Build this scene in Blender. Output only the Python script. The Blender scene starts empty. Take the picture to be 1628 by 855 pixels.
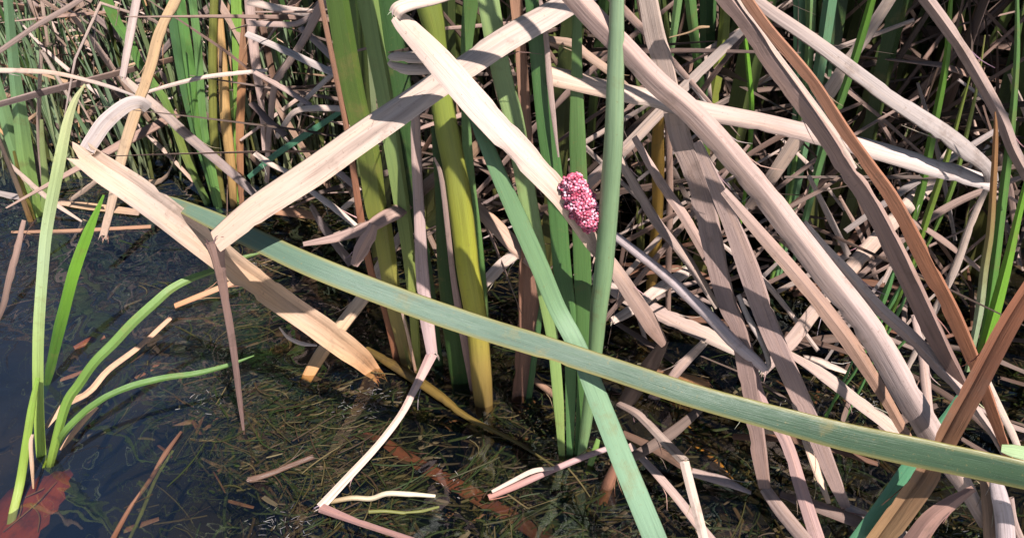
import bpy, math, random
from mathutils import Vector, Matrix, noise
random.seed(7)
R = math.radians
S = bpy.context.scene
COL = S.collection
# ------------------------------------------------------------------ camera, world, sun, exposure
H = 0.65; PITCH = R(33.0); F = 1250.0; PW, PH = 1628.0, 855.0
cd = bpy.data.cameras.new('camera'); cam = bpy.data.objects.new('camera', cd); COL.objects.link(cam)
cam.location = (0, 0, H); cam.rotation_euler = (R(90) - PITCH, 0, 0)
cd.sensor_width = 36.0; cd.lens = 36.0 * F / PW; cd.clip_start = 0.02; cd.clip_end = 400
S.camera = cam
SUN_EL = R(57); SUN_AZ = R(148)          # azimuth from +Y (away from the lens) clockwise, so 148 deg = right and behind the lens
sdir = Vector((math.sin(SUN_AZ) * math.cos(SUN_EL), math.cos(SUN_AZ) * math.cos(SUN_EL), math.sin(SUN_EL)))
w = bpy.data.worlds.new('World'); S.world = w; w.use_nodes = True
nt = w.node_tree; nt.nodes.clear()
sky = nt.nodes.new('ShaderNodeTexSky'); sky.sky_type = 'NISHITA'; sky.sun_disc = False
sky.sun_elevation = SUN_EL; sky.sun_rotation = SUN_AZ; sky.air_density = 1.0; sky.dust_density = 0.2; sky.ozone_density = 3.0
bg = nt.nodes.new('ShaderNodeBackground'); bg.inputs[1].default_value = 0.05
wo = nt.nodes.new('ShaderNodeOutputWorld')
nt.links.new(sky.outputs[0], bg.inputs[0]); nt.links.new(bg.outputs[0], wo.inputs[0])
sl = bpy.data.lights.new('sun', 'SUN'); sl.energy = 5.0; sl.angle = R(0.55); sl.color = (1.0, 0.97, 0.93)
so = bpy.data.objects.new('sun', sl); COL.objects.link(so); so.rotation_euler = sdir.to_track_quat('Z', 'Y').to_euler()
S.view_settings.view_transform = 'Standard'; S.view_settings.look = 'None'
S.view_settings.exposure = 0.95; S.view_settings.gamma = 1.0
S.cycles.max_bounces = 6; S.cycles.diffuse_bounces = 1; S.cycles.transparent_max_bounces = 12; S.cycles.use_denoising = True

# ------------------------------------------------------------------ pixel <-> place helpers
CR = Vector((1, 0, 0)); CF = Vector((0, math.cos(PITCH), -math.sin(PITCH))); CU = Vector((0, math.sin(PITCH), math.cos(PITCH)))
CAM = Vector((0, 0, H))
def ray(px, py): return CF + CR * ((px - PW / 2) / F) + CU * ((PH / 2 - py) / F)
def at_y(px, py, Y):
    d = ray(px, py); return CAM + d * (Y / d.y)
def at_z(px, py, z=0.0):
    d = ray(px, py); return CAM + d * ((z - H) / d.z)
def to_px(P):
    v = P - CAM; f = v.dot(CF)
    return (PW / 2 + F * v.dot(CR) / f, PH / 2 - F * v.dot(CU) / f) if f > 0.01 else (-1e4, -1e4)

# ------------------------------------------------------------------ materials
def new_mat(name):
    m = bpy.data.materials.new(name); m.use_nodes = True
    n = m.node_tree.nodes; n.clear()
    return m, n, m.node_tree.links
def N(n, t, **kw):
    x = n.new(t)
    for k, v in kw.items(): setattr(x, k, v)
    return x
def math_node(n, l, op, a, b):
    x = N(n, 'ShaderNodeMath', operation=op)
    for i, v in enumerate((a, b)):
        if isinstance(v, (int, float)): x.inputs[i].default_value = v
        else: l.new(v, x.inputs[i])
    return x.outputs[0]
def ramp(n, l, src, stops):
    x = N(n, 'ShaderNodeValToRGB'); e = x.color_ramp.elements
    while len(e) < len(stops): e.new(0.5)
    for el, (p, c) in zip(e, stops):
        el.position = p; el.color = (c[0], c[1], c[2], 1) if not isinstance(c, (int, float)) else (c, c, c, 1)
    l.new(src, x.inputs[0]); return x.outputs[0]
def mixc(n, l, mode, fac, a, b):
    x = N(n, 'ShaderNodeMix', data_type='RGBA', blend_type=mode)
    if isinstance(fac, (int, float)): x.inputs[0].default_value = fac
    else: l.new(fac, x.inputs[0])
    for i, v in ((6, a), (7, b)):
        if isinstance(v, tuple): x.inputs[i].default_value = (*v, 1)
        else: l.new(v, x.inputs[i])
    return x.outputs[2]
def leaf_mat(name, streak, spot_col, spot_lo, spot_amt, rough, bump, trans, across=9.0, spec=0.4, hi=1.12, gain=(1, 1, 1), blotch=0.6):
    m, n, l = new_mat(name)
    tint = N(n, 'ShaderNodeAttribute', attribute_name='tint').outputs['Color']
    uv = N(n, 'ShaderNodeUVMap', uv_map='UVMap').outputs[0]
    oi = N(n, 'ShaderNodeObjectInfo')
    add = N(n, 'ShaderNodeVectorMath', operation='MULTIPLY_ADD'); l.new(uv, add.inputs[0])
    add.inputs[1].default_value = (across, 6.0, 1)
    sh = N(n, 'ShaderNodeCombineXYZ'); l.new(math_node(n, l, 'MULTIPLY', oi.outputs['Random'], 57.0), sh.inputs[0]); l.new(math_node(n, l, 'MULTIPLY', oi.outputs['Random'], 31.0), sh.inputs[1])
    l.new(sh.outputs[0], add.inputs[2])
    t1 = N(n, 'ShaderNodeTexNoise'); t1.inputs['Scale'].default_value = 1.0; t1.inputs['Detail'].default_value = 4; t1.inputs['Roughness'].default_value = 0.62
    l.new(add.outputs[0], t1.inputs['Vector'])
    fine = N(n, 'ShaderNodeVectorMath', operation='MULTIPLY'); l.new(add.outputs[0], fine.inputs[0]); fine.inputs[1].default_value = (4.5, 1.2, 1)
    t2 = N(n, 'ShaderNodeTexNoise'); t2.inputs['Scale'].default_value = 1.0; t2.inputs['Detail'].default_value = 2
    l.new(fine.outputs[0], t2.inputs['Vector'])
    st = math_node(n, l, 'ADD', math_node(n, l, 'MULTIPLY', t1.outputs[0], 0.6), math_node(n, l, 'MULTIPLY', t2.outputs[0], 0.4))
    k = ramp(n, l, st, [(0.3, 1 - streak), (0.5, 1.0), (0.72, hi)])
    c = mixc(n, l, 'MULTIPLY', 1.0, mixc(n, l, 'MULTIPLY', 1.0, tint, gain), k)
    tc = N(n, 'ShaderNodeTexCoord').outputs['Object']
    t3 = N(n, 'ShaderNodeTexNoise'); t3.inputs['Scale'].default_value = 26; t3.inputs['Detail'].default_value = 5; t3.inputs['Roughness'].default_value = 0.7
    l.new(tc, t3.inputs['Vector'])
    sp = ramp(n, l, t3.outputs[0], [(spot_lo, 0.0), (spot_lo + 0.14, 1.0)])
    t4 = N(n, 'ShaderNodeTexNoise'); t4.inputs['Scale'].default_value = 330; t4.inputs['Detail'].default_value = 2
    l.new(tc, t4.inputs['Vector'])
    sp2 = ramp(n, l, t4.outputs[0], [(0.66, 0.0), (0.74, 1.0)])
    spots = math_node(n, l, 'MINIMUM', math_node(n, l, 'ADD', math_node(n, l, 'MULTIPLY', sp, spot_amt), math_node(n, l, 'MULTIPLY', sp2, spot_amt * 0.8)), 0.9)
    c = mixc(n, l, 'MIX', spots, c, spot_col)
    pm = N(n, 'ShaderNodeVectorMath', operation='MULTIPLY'); l.new(add.outputs[0], pm.inputs[0]); pm.inputs[1].default_value = (0.30, 0.28, 1)
    t5 = N(n, 'ShaderNodeTexNoise'); t5.inputs['Scale'].default_value = 1.0; t5.inputs['Detail'].default_value = 3; l.new(pm.outputs[0], t5.inputs['Vector'])
    c = mixc(n, l, 'MULTIPLY', blotch, c, ramp(n, l, t5.outputs[0], [(0.32, (0.50, 0.47, 0.47)), (0.48, (0.95, 0.95, 0.97)), (0.64, (1.1, 1.02, 0.94))]))
    hv = N(n, 'ShaderNodeHueSaturation'); l.new(c, hv.inputs['Color'])
    l.new(math_node(n, l, 'ADD', math_node(n, l, 'MULTIPLY', oi.outputs['Random'], 0.30), 0.85), hv.inputs['Value'])
    c = hv.outputs[0]
    b = N(n, 'ShaderNodeBump'); b.inputs['Strength'].default_value = bump; b.inputs['Distance'].default_value = 0.0009
    l.new(st, b.inputs['Height'])
    p = N(n, 'ShaderNodeBsdfPrincipled'); l.new(c, p.inputs['Base Color']); l.new(b.outputs[0], p.inputs['Normal'])
    p.inputs['Specular IOR Level'].default_value = spec
    l.new(math_node(n, l, 'ADD', math_node(n, l, 'MULTIPLY', st, 0.25), rough - 0.12), p.inputs['Roughness'])
    out = N(n, 'ShaderNodeOutputMaterial')
    if trans > 0:
        tr = N(n, 'ShaderNodeBsdfTranslucent'); l.new(c, tr.inputs[0])
        mx = N(n, 'ShaderNodeMixShader'); mx.inputs[0].default_value = trans
        l.new(p.outputs[0], mx.inputs[1]); l.new(tr.outputs[0], mx.inputs[2]); l.new(mx.outputs[0], out.inputs[0])
    else: l.new(p.outputs[0], out.inputs[0])
    return m
M_DRY = leaf_mat('dry_leaf', 0.40, (0.14, 0.09, 0.065), 0.57, 0.50, 0.62, 0.8, 0.0, gain=(0.95, 0.885, 0.84), spec=0.3)
M_GREEN = leaf_mat('green_leaf', 0.27, (0.20, 0.15, 0.05), 0.57, 0.45, 0.42, 0.6, 0.12, across=19, spec=0.5, hi=1.08, gain=(1.0, 1.0, 0.80), blotch=0.35)
M_WET = leaf_mat('wet_leaf', 0.45, (0.05, 0.03, 0.02), 0.52, 0.55, 0.35, 0.5, 0.0, spec=0.25)
M_WEED = leaf_mat('water_weed', 0.3, (0.03, 0.03, 0.012), 0.5, 0.5, 0.5, 0.2, 0.0, spec=0.12)

def egg_mat(name, cols):
    m, n, l = new_mat(name)
    oi = N(n, 'ShaderNodeObjectInfo')
    big = N(n, 'ShaderNodeTexNoise'); big.inputs['Scale'].default_value = 75; big.inputs['Detail'].default_value = 1; l.new(oi.outputs['Location'], big.inputs['Vector'])
    c = ramp(n, l, math_node(n, l, 'ADD', math_node(n, l, 'MULTIPLY', oi.outputs['Random'], 0.55), math_node(n, l, 'SUBTRACT', math_node(n, l, 'MULTIPLY', big.outputs[0], 1.7), 0.62)), cols)
    tc = N(n, 'ShaderNodeTexCoord').outputs['Object']
    t = N(n, 'ShaderNodeTexNoise'); t.inputs['Scale'].default_value = 900; l.new(tc, t.inputs['Vector'])
    f = ramp(n, l, t.outputs[0], [(0.52, 0.0), (0.70, 0.6)])
    c = mixc(n, l, 'MIX', f, c, (0.78, 0.50, 0.56))
    p = N(n, 'ShaderNodeBsdfPrincipled'); l.new(c, p.inputs['Base Color']); p.inputs['Roughness'].default_value = 0.6
    p.inputs['Subsurface Weight'].default_value = 0.0
    o = N(n, 'ShaderNodeOutputMaterial'); l.new(p.outputs[0], o.inputs[0]); return m
M_EGG = egg_mat('snail_egg', [(0.0, (0.26, 0.012, 0.035)), (0.35, (0.38, 0.035, 0.085)), (0.65, (0.52, 0.13, 0.21)), (1.0, (0.72, 0.42, 0.48))])

def mud_mat():
    m, n, l = new_mat('pond_mud')
    tc = N(n, 'ShaderNodeTexCoord').outputs['Object']
    t = N(n, 'ShaderNodeTexNoise'); t.inputs['Scale'].default_value = 9; t.inputs['Detail'].default_value = 8; l.new(tc, t.inputs['Vector'])
    c = ramp(n, l, t.outputs[0], [(0.3, (0.006, 0.006, 0.005)), (0.55, (0.015, 0.012, 0.008)), (0.75, (0.034, 0.024, 0.014))])
    b = N(n, 'ShaderNodeBump'); b.inputs['Strength'].default_value = 0.8; b.inputs['Distance'].default_value = 0.02; l.new(t.outputs[0], b.inputs['Height'])
    p = N(n, 'ShaderNodeBsdfPrincipled'); l.new(c, p.inputs['Base Color']); l.new(b.outputs[0], p.inputs['Normal']); p.inputs['Roughness'].default_value = 0.9; p.inputs['Specular IOR Level'].default_value = 0.03
    o = N(n, 'ShaderNodeOutputMaterial'); l.new(p.outputs[0], o.inputs[0]); return m
def water_mat():
    m, n, l = new_mat('pond_water')
    tc = N(n, 'ShaderNodeTexCoord').outputs['Object']
    t = N(n, 'ShaderNodeTexNoise'); t.inputs['Scale'].default_value = 15; t.inputs['Detail'].default_value = 1.5; t.inputs['Distortion'].default_value = 0.8; l.new(tc, t.inputs['Vector'])
    b = N(n, 'ShaderNodeBump'); b.inputs['Strength'].default_value = 0.6; b.inputs['Distance'].default_value = 0.008; l.new(t.outputs[0], b.inputs['Height'])
    fr = N(n, 'ShaderNodeFresnel'); fr.inputs['IOR'].default_value = 1.62; l.new(b.outputs[0], fr.inputs['Normal'])
    gl = N(n, 'ShaderNodeBsdfGlossy'); gl.inputs['Roughness'].default_value = 0.015; l.new(b.outputs[0], gl.inputs['Normal']); gl.inputs[0].default_value = (1, 1, 1, 1)
    tr = N(n, 'ShaderNodeBsdfTransparent'); tr.inputs[0].default_value = (0.84, 0.81, 0.68, 1)
    df = N(n, 'ShaderNodeBsdfDiffuse'); df.inputs[0].default_value = (0.020, 0.034, 0.066, 1)     # silty murk, with the reflected blue of the sky put into its colour
    sx = N(n, 'ShaderNodeSeparateXYZ'); l.new(tc, sx.inputs[0])
    t2 = N(n, 'ShaderNodeTexNoise'); t2.inputs['Scale'].default_value = 6; t2.inputs['Detail'].default_value = 3; l.new(tc, t2.inputs['Vector'])
    e = math_node(n, l, 'ADD', math_node(n, l, 'ADD', sx.outputs[0], math_node(n, l, 'MULTIPLY', t2.outputs[0], 0.16)), math_node(n, l, 'MULTIPLY', sx.outputs[1], 0.12))
    silt_sky = ramp(n, l, math_node(n, l, 'ADD', e, 1.0), [(0.70, 0.23), (0.88, 0.035)])
    m1 = N(n, 'ShaderNodeMixShader'); l.new(silt_sky, m1.inputs[0])
    l.new(tr.outputs[0], m1.inputs[1]); l.new(df.outputs[0], m1.inputs[2])
    m2 = N(n, 'ShaderNodeMixShader'); l.new(fr.outputs[0], m2.inputs[0]); l.new(m1.outputs[0], m2.inputs[1]); l.new(gl.outputs[0], m2.inputs[2])
    o = N(n, 'ShaderNodeOutputMaterial'); l.new(m2.outputs[0], o.inputs[0]); return m
M_MUD = mud_mat(); M_WATER = water_mat()

# ------------------------------------------------------------------ ribbon builder
def cr(p0, p1, p2, p3, t):
    return 0.5 * ((2 * p1) + (p2 - p0) * t + (2 * p0 - 5 * p1 + 4 * p2 - p3) * t * t + (3 * p1 - p0 - 3 * p2 + p3) * t ** 3)
def prof(kind):
    """cross-section as a list of strips of (s, n); s across the blade, n towards its face"""
    k, a, b = (kind + '::').split(':')[:3]; a = float(a) if a else None; b = float(b) if b else None
    def loop(top, bot, m=10):
        return [[(0.5 * math.cos(2 * math.pi * i / m), (top if math.sin(2 * math.pi * i / m) > 0 else bot) * math.sin(2 * math.pi * i / m)) for i in range(m + 1)]]
    if k == 'flat': return loop(0.07, 0.03, 14)
    if k == 'half': return loop(a or 0.26, 0.05, 12)
    if k == 'tube': return loop(0.46, 0.46, 12)
    if k == 'vee':
        r = a if a is not None else 0.0
        h = b if b is not None else .24
        return [[(0.5, 0), (r, h)], [(r, h), (-0.5, 0)], [(-0.5, 0), (0, -0.02), (0.5, 0)]]
    if k == 'vee3':                                   # shallow keel with softly rounded flanks
        r = a if a is not None else 0.0; h = b if b is not None else .19
        return [[(0.5, 0), (0.5 - .3 * (.5 - r), h * .42), (r + .06, h * .96), (r, h), (r - .06, h * .96), (-0.5 + .35 * (r + .5), h * .5), (-0.5, 0)], [(-0.5, 0), (0, -0.02), (0.5, 0)]]
    if k == 'fold':                                   # channel that opens to the face, one wall steeper
        r = a if a is not None else 0.15
        return [[(0.5, 0.10), (r + .22, 0.03), (r + .08, -0.015), (r, -0.05)], [(r, -0.05), (r - .12, 0.06), (-0.5, 0.13)], [(-0.5, 0.13), (r - .12, 0.04), (r, -0.09), (r + .2, 0.0), (0.5, 0.10)]]
    if k == 'gutter':
        return [[(0.5 - i * 0.125, 0.22 * (1 - i / 4.0) ** 2) for i in range(9)], [(-0.5 + i * 0.125, 0.22 * (-1 + i / 4.0) ** 2 - 0.05) for i in range(9)],
                [(-0.5, 0.22), (-0.5, 0.17)], [(0.5, 0.17), (0.5, 0.22)]]
    if k == 'thin': return loop(0.05, 0.02, 6)
class RB:
    """collects swept blades into one mesh"""
    def __init__(s): s.v = []; s.f = []; s.uv = []; s.c = []
    def sweep(s, pts, kind, cols, tilt=0.0, face=None, sub=4, jag0=0.0, jag1=0.0, rough=0.02, rnd=None, edge=None, nick=0.0, lead=0.0):
        rnd = rnd or random
        n = len(pts)
        if n == 2:
            (a, wa), (b, wb) = pts; pts = [pts[0], ((a + b) / 2, (wa + wb) / 2), pts[1]]; n = 3
        P, W = [], []
        g = lambda i: pts[max(0, min(n - 1, i))]
        for i in range(n - 1):
            a, b, c, d = g(i - 1)[0], g(i)[0], g(i + 1)[0], g(i + 2)[0]
            if i == 0: a = 2 * b - c
            if i == n - 2: d = 2 * c - b
            sb = max(sub, min(24, int((c - b).length / 0.007))) if nick else sub
            for j in range(sb):
                t = j / sb; P.append(cr(a, b, c, d, t)); W.append(g(i)[1] * (1 - t) + g(i + 1)[1] * t)
        P.append(pts[-1][0].copy()); W.append(pts[-1][1])
        L = [0.0]
        for i in range(1, len(P)): L.append(L[-1] + (P[i] - P[i - 1]).length)
        strips = prof(kind); ph = rnd.random() * 50
        m = len(P); rings = []; bite = {1: [0.0] * m, -1: [0.0] * m}
        if nick:
            for sd in (1, -1):
                i = 2
                while i < m - 2:
                    if rnd.random() < nick:
                        dp = rnd.uniform(.03, .13); ln_ = rnd.choice((1, 1, 2, 3))
                        for q_ in range(ln_):
                            if i + q_ < m - 1: bite[sd][i + q_] = dp * rnd.uniform(.6, 1)
                        i += ln_
                    i += 1
        for i in range(m):
            T = (P[min(i + 1, m - 1)] - P[max(i - 1, 0)]).normalized()
            V = face(P[i], L[i] / max(L[-1], 1e-6)) if face else (CAM - P[i]).normalized()
            Nn = V - T * V.dot(T)
            if Nn.length < 0.05: Nn = Vector((0, 0, 1)) - T * T.z
            Nn.normalize()
            tl = tilt(L[i] / L[-1]) if callable(tilt) else tilt
            if tl: Nn = Matrix.Rotation(R(tl), 3, T) @ Nn
            rings.append((P[i], T, Nn, T.cross(Nn).normalized()))
        ncol = len(cols)
        for sk, strip in enumerate(strips):
            base = len(s.v); q = len(strip)
            jo = [(rnd.random() - .5) for _ in strip]; jo1 = [(rnd.random() - .5) for _ in strip]
            if strip[0] == strip[-1]: jo[-1] = jo[0]; jo1[-1] = jo1[0]
            for i, (p, T, Nn, Sd) in enumerate(rings):
                fr = max(0.0, (L[i] / max(L[-1], 1e-6) - lead) / (1 - lead)) * (ncol - 1); k = min(int(fr), max(ncol - 2, 0)); fr -= k
                c = cols[0] if ncol == 1 else tuple(cols[k][j] * (1 - fr) + cols[k + 1][j] * fr for j in range(3))
                wl = W[i] * (1 + rough * 2 * noise.noise((ph, L[i] * 16, 0)))
                off = Nn * (W[i] * rough * 2.2 * noise.noise((ph + 9, L[i] * 14, 3)))
                for j, (a, b) in enumerate(strip):
                    a2 = a - (math.copysign(bite[1 if a > 0 else -1][i], a) if abs(a) > .42 else 0)
                    v = p + Sd * (a2 * wl) + Nn * (b * wl) + off
                    if i == 0 and jag0: v -= T * (jo[j] * jag0 * W[i])
                    if i == m - 1 and jag1: v += T * (jo1[j] * jag1 * W[i])
                    if edge:
                        e_ = max(0.0, min(1.0, (abs(a) - 0.40) / 0.08)); s.c.append(tuple(c[q_] * (1 - e_) + edge[q_] * e_ for q_ in range(3)))
                    else: s.c.append(c)
                    s.v.append(v); s.uv.append((a + 0.5, L[i] * 3 + ph))
            for i in range(m - 1):
                for j in range(q - 1):
                    a = base + i * q + j
                    s.f.append((a, a + q, a + 1 + q, a + 1))
    def build(s, name, mat, parent=None, origin=None):
        me = bpy.data.meshes.new(name)
        o0 = origin if origin is not None else Vector((0, 0, 0))
        me.from_pydata([v - o0 for v in s.v], [], s.f); me.materials.append(mat)
        me.polygons.foreach_set('use_smooth', [True] * len(s.f))
        u = me.uv_layers.new(name='UVMap'); flat = []
        for f in s.f:
            for i in f: flat += s.uv[i]
        u.data.foreach_set('uv', flat)
        ca = me.color_attributes.new('tint', 'FLOAT_COLOR', 'POINT'); fc = []
        for c in s.c: fc += (*c, 1.0)
        ca.data.foreach_set('color', fc); me.update()
        o = bpy.data.objects.new(name, me); COL.objects.link(o)
        if parent: o.parent = parent
        if origin is not None: o.location = origin
        return o
def tag(o, label=None, cat=None, group=None, kind=None):
    if label: o['label'] = label
    if cat: o['category'] = cat
    if group: o['group'] = group
    if kind: o['kind'] = kind
    return o
def empty(name, loc):
    o = bpy.data.objects.new(name, None); o.empty_display_size = 0.05; COL.objects.link(o); o.location = loc; return o

def resolve(pts):
    """(x, y, width_px[, depth]) rows to world points; depth >= .3 is the distance Y along the ground, below that a height above the water; gaps are interpolated"""
    n = len(pts); L = [0.0]
    for i in range(1, n): L.append(L[-1] + math.hypot(pts[i][0] - pts[i - 1][0], pts[i][1] - pts[i - 1][1]))
    Y = [None] * n
    for i, p in enumerate(pts):
        if len(p) > 3 and p[3] is not None: Y[i] = p[3] if p[3] >= 0.3 else at_z(p[0], p[1], p[3]).y
    known = [i for i in range(n) if Y[i] is not None]
    for i in range(n):
        if Y[i] is None:
            a = max([k for k in known if k < i], default=None); b = min([k for k in known if k > i], default=None)
            if a is None: Y[i] = Y[b]
            elif b is None: Y[i] = Y[a]
            else: t = (L[i] - L[a]) / max(L[b] - L[a], 1e-6); Y[i] = Y[a] * (1 - t) + Y[b] * t
    out = []
    for p, y in zip(pts, Y):
        P = at_y(p[0], p[1], y); out.append((P, p[2] * (P - CAM).dot(CF) / F))
    return out
def fray(rb, P, T, w_, c, n):
    """loose torn fibres at a break"""
    V = (CAM - P).normalized(); Sd = T.cross(V).normalized()
    for k in range(n):
        a = P + Sd * (w_ * random.uniform(-.45, .45)) - T * (w_ * random.uniform(0, .3)) + V * (w_ * .12)
        d = (T + Sd * random.uniform(-.7, .7) + V * random.uniform(-.2, .5)).normalized() * random.uniform(.25, .9) * w_
        rb.sweep([(a, w_ * .07), (a + d * .6, w_ * .06), (a + d + Vector((0, 0, -.2 * d.length)), w_ * .02)], 'thin', [tuple(x * random.uniform(.7, 1.15) for x in c)], sub=1)
def blade(pts, kind, cols, rb=None, tilt=0.0, ext=0.0, kinks=(), jag=0.0, rough=0.02, sub=4, edge=None, nick=0.0):
    """a traced blade; ext lengthens its first end out of the frame and tapers it; kinks are indices where it is creased"""
    rb = rb or RB(); w3 = resolve(pts)
    if isinstance(tilt, str): lim = float(tilt[1:] or 30); tilt = None
    if ext:
        d = (w3[0][0] - w3[1][0]).normalized(); P, wd = w3[0]; add = []
        for k in range(1, 5):
            t = k / 4; add.append((P + d * (ext * t) + Vector((0, 0, -0.10 * ext * t * t)), wd * (1 - 0.9 * t * t)))
        w3 = add[::-1] + w3; kinks = [k + 4 for k in kinks]
    if isinstance(cols[0], (int, float)): cols = [cols]
    lead = 0.0
    if ext:
        ls = [(w3[i + 1][0] - w3[i][0]).length for i in range((list(kinks) + [len(w3) - 1])[0])]; lead = sum(ls[:4]) / sum(ls)
    cuts = [0] + list(kinks) + [len(w3) - 1]; nr = len(cuts) - 1
    for i in range(nr):
        seg = w3[cuts[i]:cuts[i + 1] + 1]
        cc = cols
        if nr > 1 and len(cols) == nr: cc = [cols[i]] if isinstance(cols[i][0], (int, float)) else cols[i]
        kd = kind[i] if isinstance(kind, (list, tuple)) else kind
        if tilt is None:                              # the face turned as far as lim towards the sun, chosen to catch more light
            m_ = seg[len(seg) // 2][0]; T = (seg[min(len(seg) // 2 + 1, len(seg) - 1)][0] - seg[max(len(seg) // 2 - 1, 0)][0]).normalized()
            V = (CAM - m_).normalized(); Nn = (V - T * V.dot(T)).normalized()
            tl = max((k for k in range(-int(lim), int(lim) + 1, 3)), key=lambda k: (Matrix.Rotation(R(k), 3, T) @ Nn).dot(sdir))
            seg = [(P_, w_ / math.cos(R(tl))) for P_, w_ in seg]
        else: tl = tilt[i] if isinstance(tilt, (list, tuple)) else tilt
        rb.sweep(seg, kd, cc, tl, jag0=jag if i == 0 and not ext else 0, jag1=jag if i == nr - 1 else 0, rough=rough, sub=sub, edge=edge, nick=nick, lead=lead if i == 0 else 0)
        if nick and i < nr - 1: fray(rb, seg[-1][0], (seg[-1][0] - seg[-2][0]).normalized(), seg[-1][1], cc[-1], 5)
        if nick and i == nr - 1 and jag: fray(rb, seg[-1][0], (seg[-1][0] - seg[-2][0]).normalized(), seg[-1][1], cc[-1], 7)
    return rb
# colours of the things themselves
TAN = (0.46, 0.345, 0.285); PALE = (0.52, 0.42, 0.365); MAUVE = (0.40, 0.30, 0.27); GREY = (0.36, 0.315, 0.30); BROWN = (0.27, 0.155, 0.10)
RUST = (0.33, 0.15, 0.075); ORANGE = (0.46, 0.26, 0.10); CREAM = (0.56, 0.42, 0.33); DARKBR = (0.12, 0.07, 0.05); STRAW = (0.48, 0.34, 0.20)
GRN = (0.10, 0.19, 0.065); LGRN = (0.18, 0.30, 0.13); BGRN = (0.12, 0.23, 0.16); DGRN = (0.055, 0.12, 0.045); YGRN = (0.25, 0.29, 0.06); OLIVE = (0.20, 0.20, 0.055)
PGRN = (0.30, 0.40, 0.24); VGRN = (0.14, 0.30, 0.035)
def dead(label, pts, col, kind='half', name='dead_reed_leaf', cat='dead leaf', group='dead fallen reed leaves', mat=None, **kw):
    kw.setdefault('tilt', 's24'); kw.setdefault('nick', .06)
    rb = blade(pts, kind, col, **kw)
    w3 = resolve(pts); c0 = col if isinstance(col[0], (int, float)) else (col[0] if isinstance(col[0][0], (int, float)) else col[0][0])
    for k in range(random.choice((1, 2, 3)) if max(q[1] for q in w3) > .006 else 0):
        i = random.randrange(len(w3) - 1); A, B = w3[i][0], w3[i + 1][0]; T = (B - A).normalized(); V = (CAM - A).normalized(); Sd = T.cross(V).normalized() * random.choice((-1, 1))
        a = A.lerp(B, random.random()) + Sd * (w3[i][1] * .47); ln = random.uniform(.010, .035)
        rb.sweep([(a, .0009), (a + T * ln * .5 + Sd * ln * .10 + V * .0015, .0008), (a + T * ln + Sd * ln * random.uniform(.15, .5), .0003)], 'thin', [tuple(x * random.uniform(.7, 1.1) for x in c0)], sub=2)
    o = rb.build(name, mat or M_DRY)
    return tag(o, label, cat, group)
def fresh(label, pts, col, kind='flat', name='green_reed_leaf', cat='reed leaf', group='single green reed leaves', **kw):
    kw.setdefault('tilt', 's12'); kw.setdefault('nick', .004)
    o = blade(pts, kind, col, **kw).build(name, M_GREEN)
    return tag(o, label, cat, group)
def shoot(name, label, base, parts, group='cattail shoots in the centre clump', cat='cattail'):
    e = empty(name, at_z(base[0], base[1], 0.0)); tag(e, label, cat, group)
    for pn, mat, pts, col, kind, kw in parts:
        lb = kw.pop('label', None)
        o = blade(pts, kind, col, **kw).build(pn, mat, None)
        o.parent = e; o.matrix_parent_inverse = Matrix.Translation(-e.location)
        if lb: o['label'] = lb
    return e

# ------------------------------------------------------------------ setting: pond bed and water
def grid(name, x0, x1, y0, y1, nx, ny, zf, mat):
    vs = [(x0 + (x1 - x0) * i / nx, y0 + (y1 - y0) * j / ny) for j in range(ny + 1) for i in range(nx + 1)]
    me = bpy.data.meshes.new(name)
    me.from_pydata([(x, y, zf(x, y)) for x, y in vs], [], [(j * (nx + 1) + i, j * (nx + 1) + i + 1, (j + 1) * (nx + 1) + i + 1, (j + 1) * (nx + 1) + i) for j in range(ny) for i in range(nx)])
    me.materials.append(mat); me.polygons.foreach_set('use_smooth', [True] * len(me.polygons))
    o = bpy.data.objects.new(name, me); COL.objects.link(o); return o
def bed_z(x, y):
    s = max(0.0, min(1.0, (y - 0.95 - 0.25 * (x < -0.2)) / 0.9))
    z = -0.20 + 0.185 * s * s * (3 - 2 * s) + 0.02 * noise.noise((x * 5, y * 5, 0))
    if y > 2: z += min((y - 2) * 0.04, 0.4)
    return z
tag(grid('pond_bed', -40, 40, -10, 90, 2, 2, lambda x, y: -0.42, M_MUD), kind='structure')
tag(grid('muddy_bank', -3.5, 3.5, 0.0, 6.0, 110, 100, bed_z, M_MUD), kind='structure')
tag(grid('water', -40, 40, -10, 90, 1, 1, lambda x, y: 0.0, M_WATER), kind='structure')

# ------------------------------------------------------------------ the near tangle of bent dead leaves
dead('broad pale dead leaf folded at lower left, rising diagonally across the yellow stems', 
     [(388, 690, 3, .66), (382, 642, 8), (371, 555, 11), (357, 470, 13), (347, 412, 20, .602), (343, 384, 34, .598), (407, 333, 43), (500, 272, 47), (578, 216, 45), (670, 153, 42), (745, 102, 41), (814, 57, 40), (880, 20, 38), (960, -28, 36, .648)],
     [[(0.30, 0.19, 0.17), (0.36, 0.24, 0.21)], [CREAM, PALE, (0.55, 0.45, 0.40)]], kind=['half:.12', 'half:.09'], kinks=[5], tilt='s36', rough=0.012)
dead('pale dead leaf carrying the pink eggs, crossing over the broad diagonal leaf',
     [(725, -14, 20, .60), (690, -2, 20), (655, 6, 20), (634, 14, 22, .575), (628, 24, 22, .575), (645, 42, 32), (700, 100, 44, .587), (760, 168, 46), (830, 243, 43, .588), (890, 308, 36, .585), (920, 350, 32), (945, 390, 24, .598), (965, 412, 22), (985, 440, 24, .61), (1010, 478, 26), (1035, 515, 28), (1056, 546, 14, .64)],
     [[PALE, PALE], [PALE, (0.58, 0.47, 0.43), CREAM, (0.36, 0.26, 0.22), (0.27, 0.18, 0.15)]], kind=['half:.14', 'vee3:.1'], kinks=[4], tilt='s30', rough=0.012)
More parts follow.
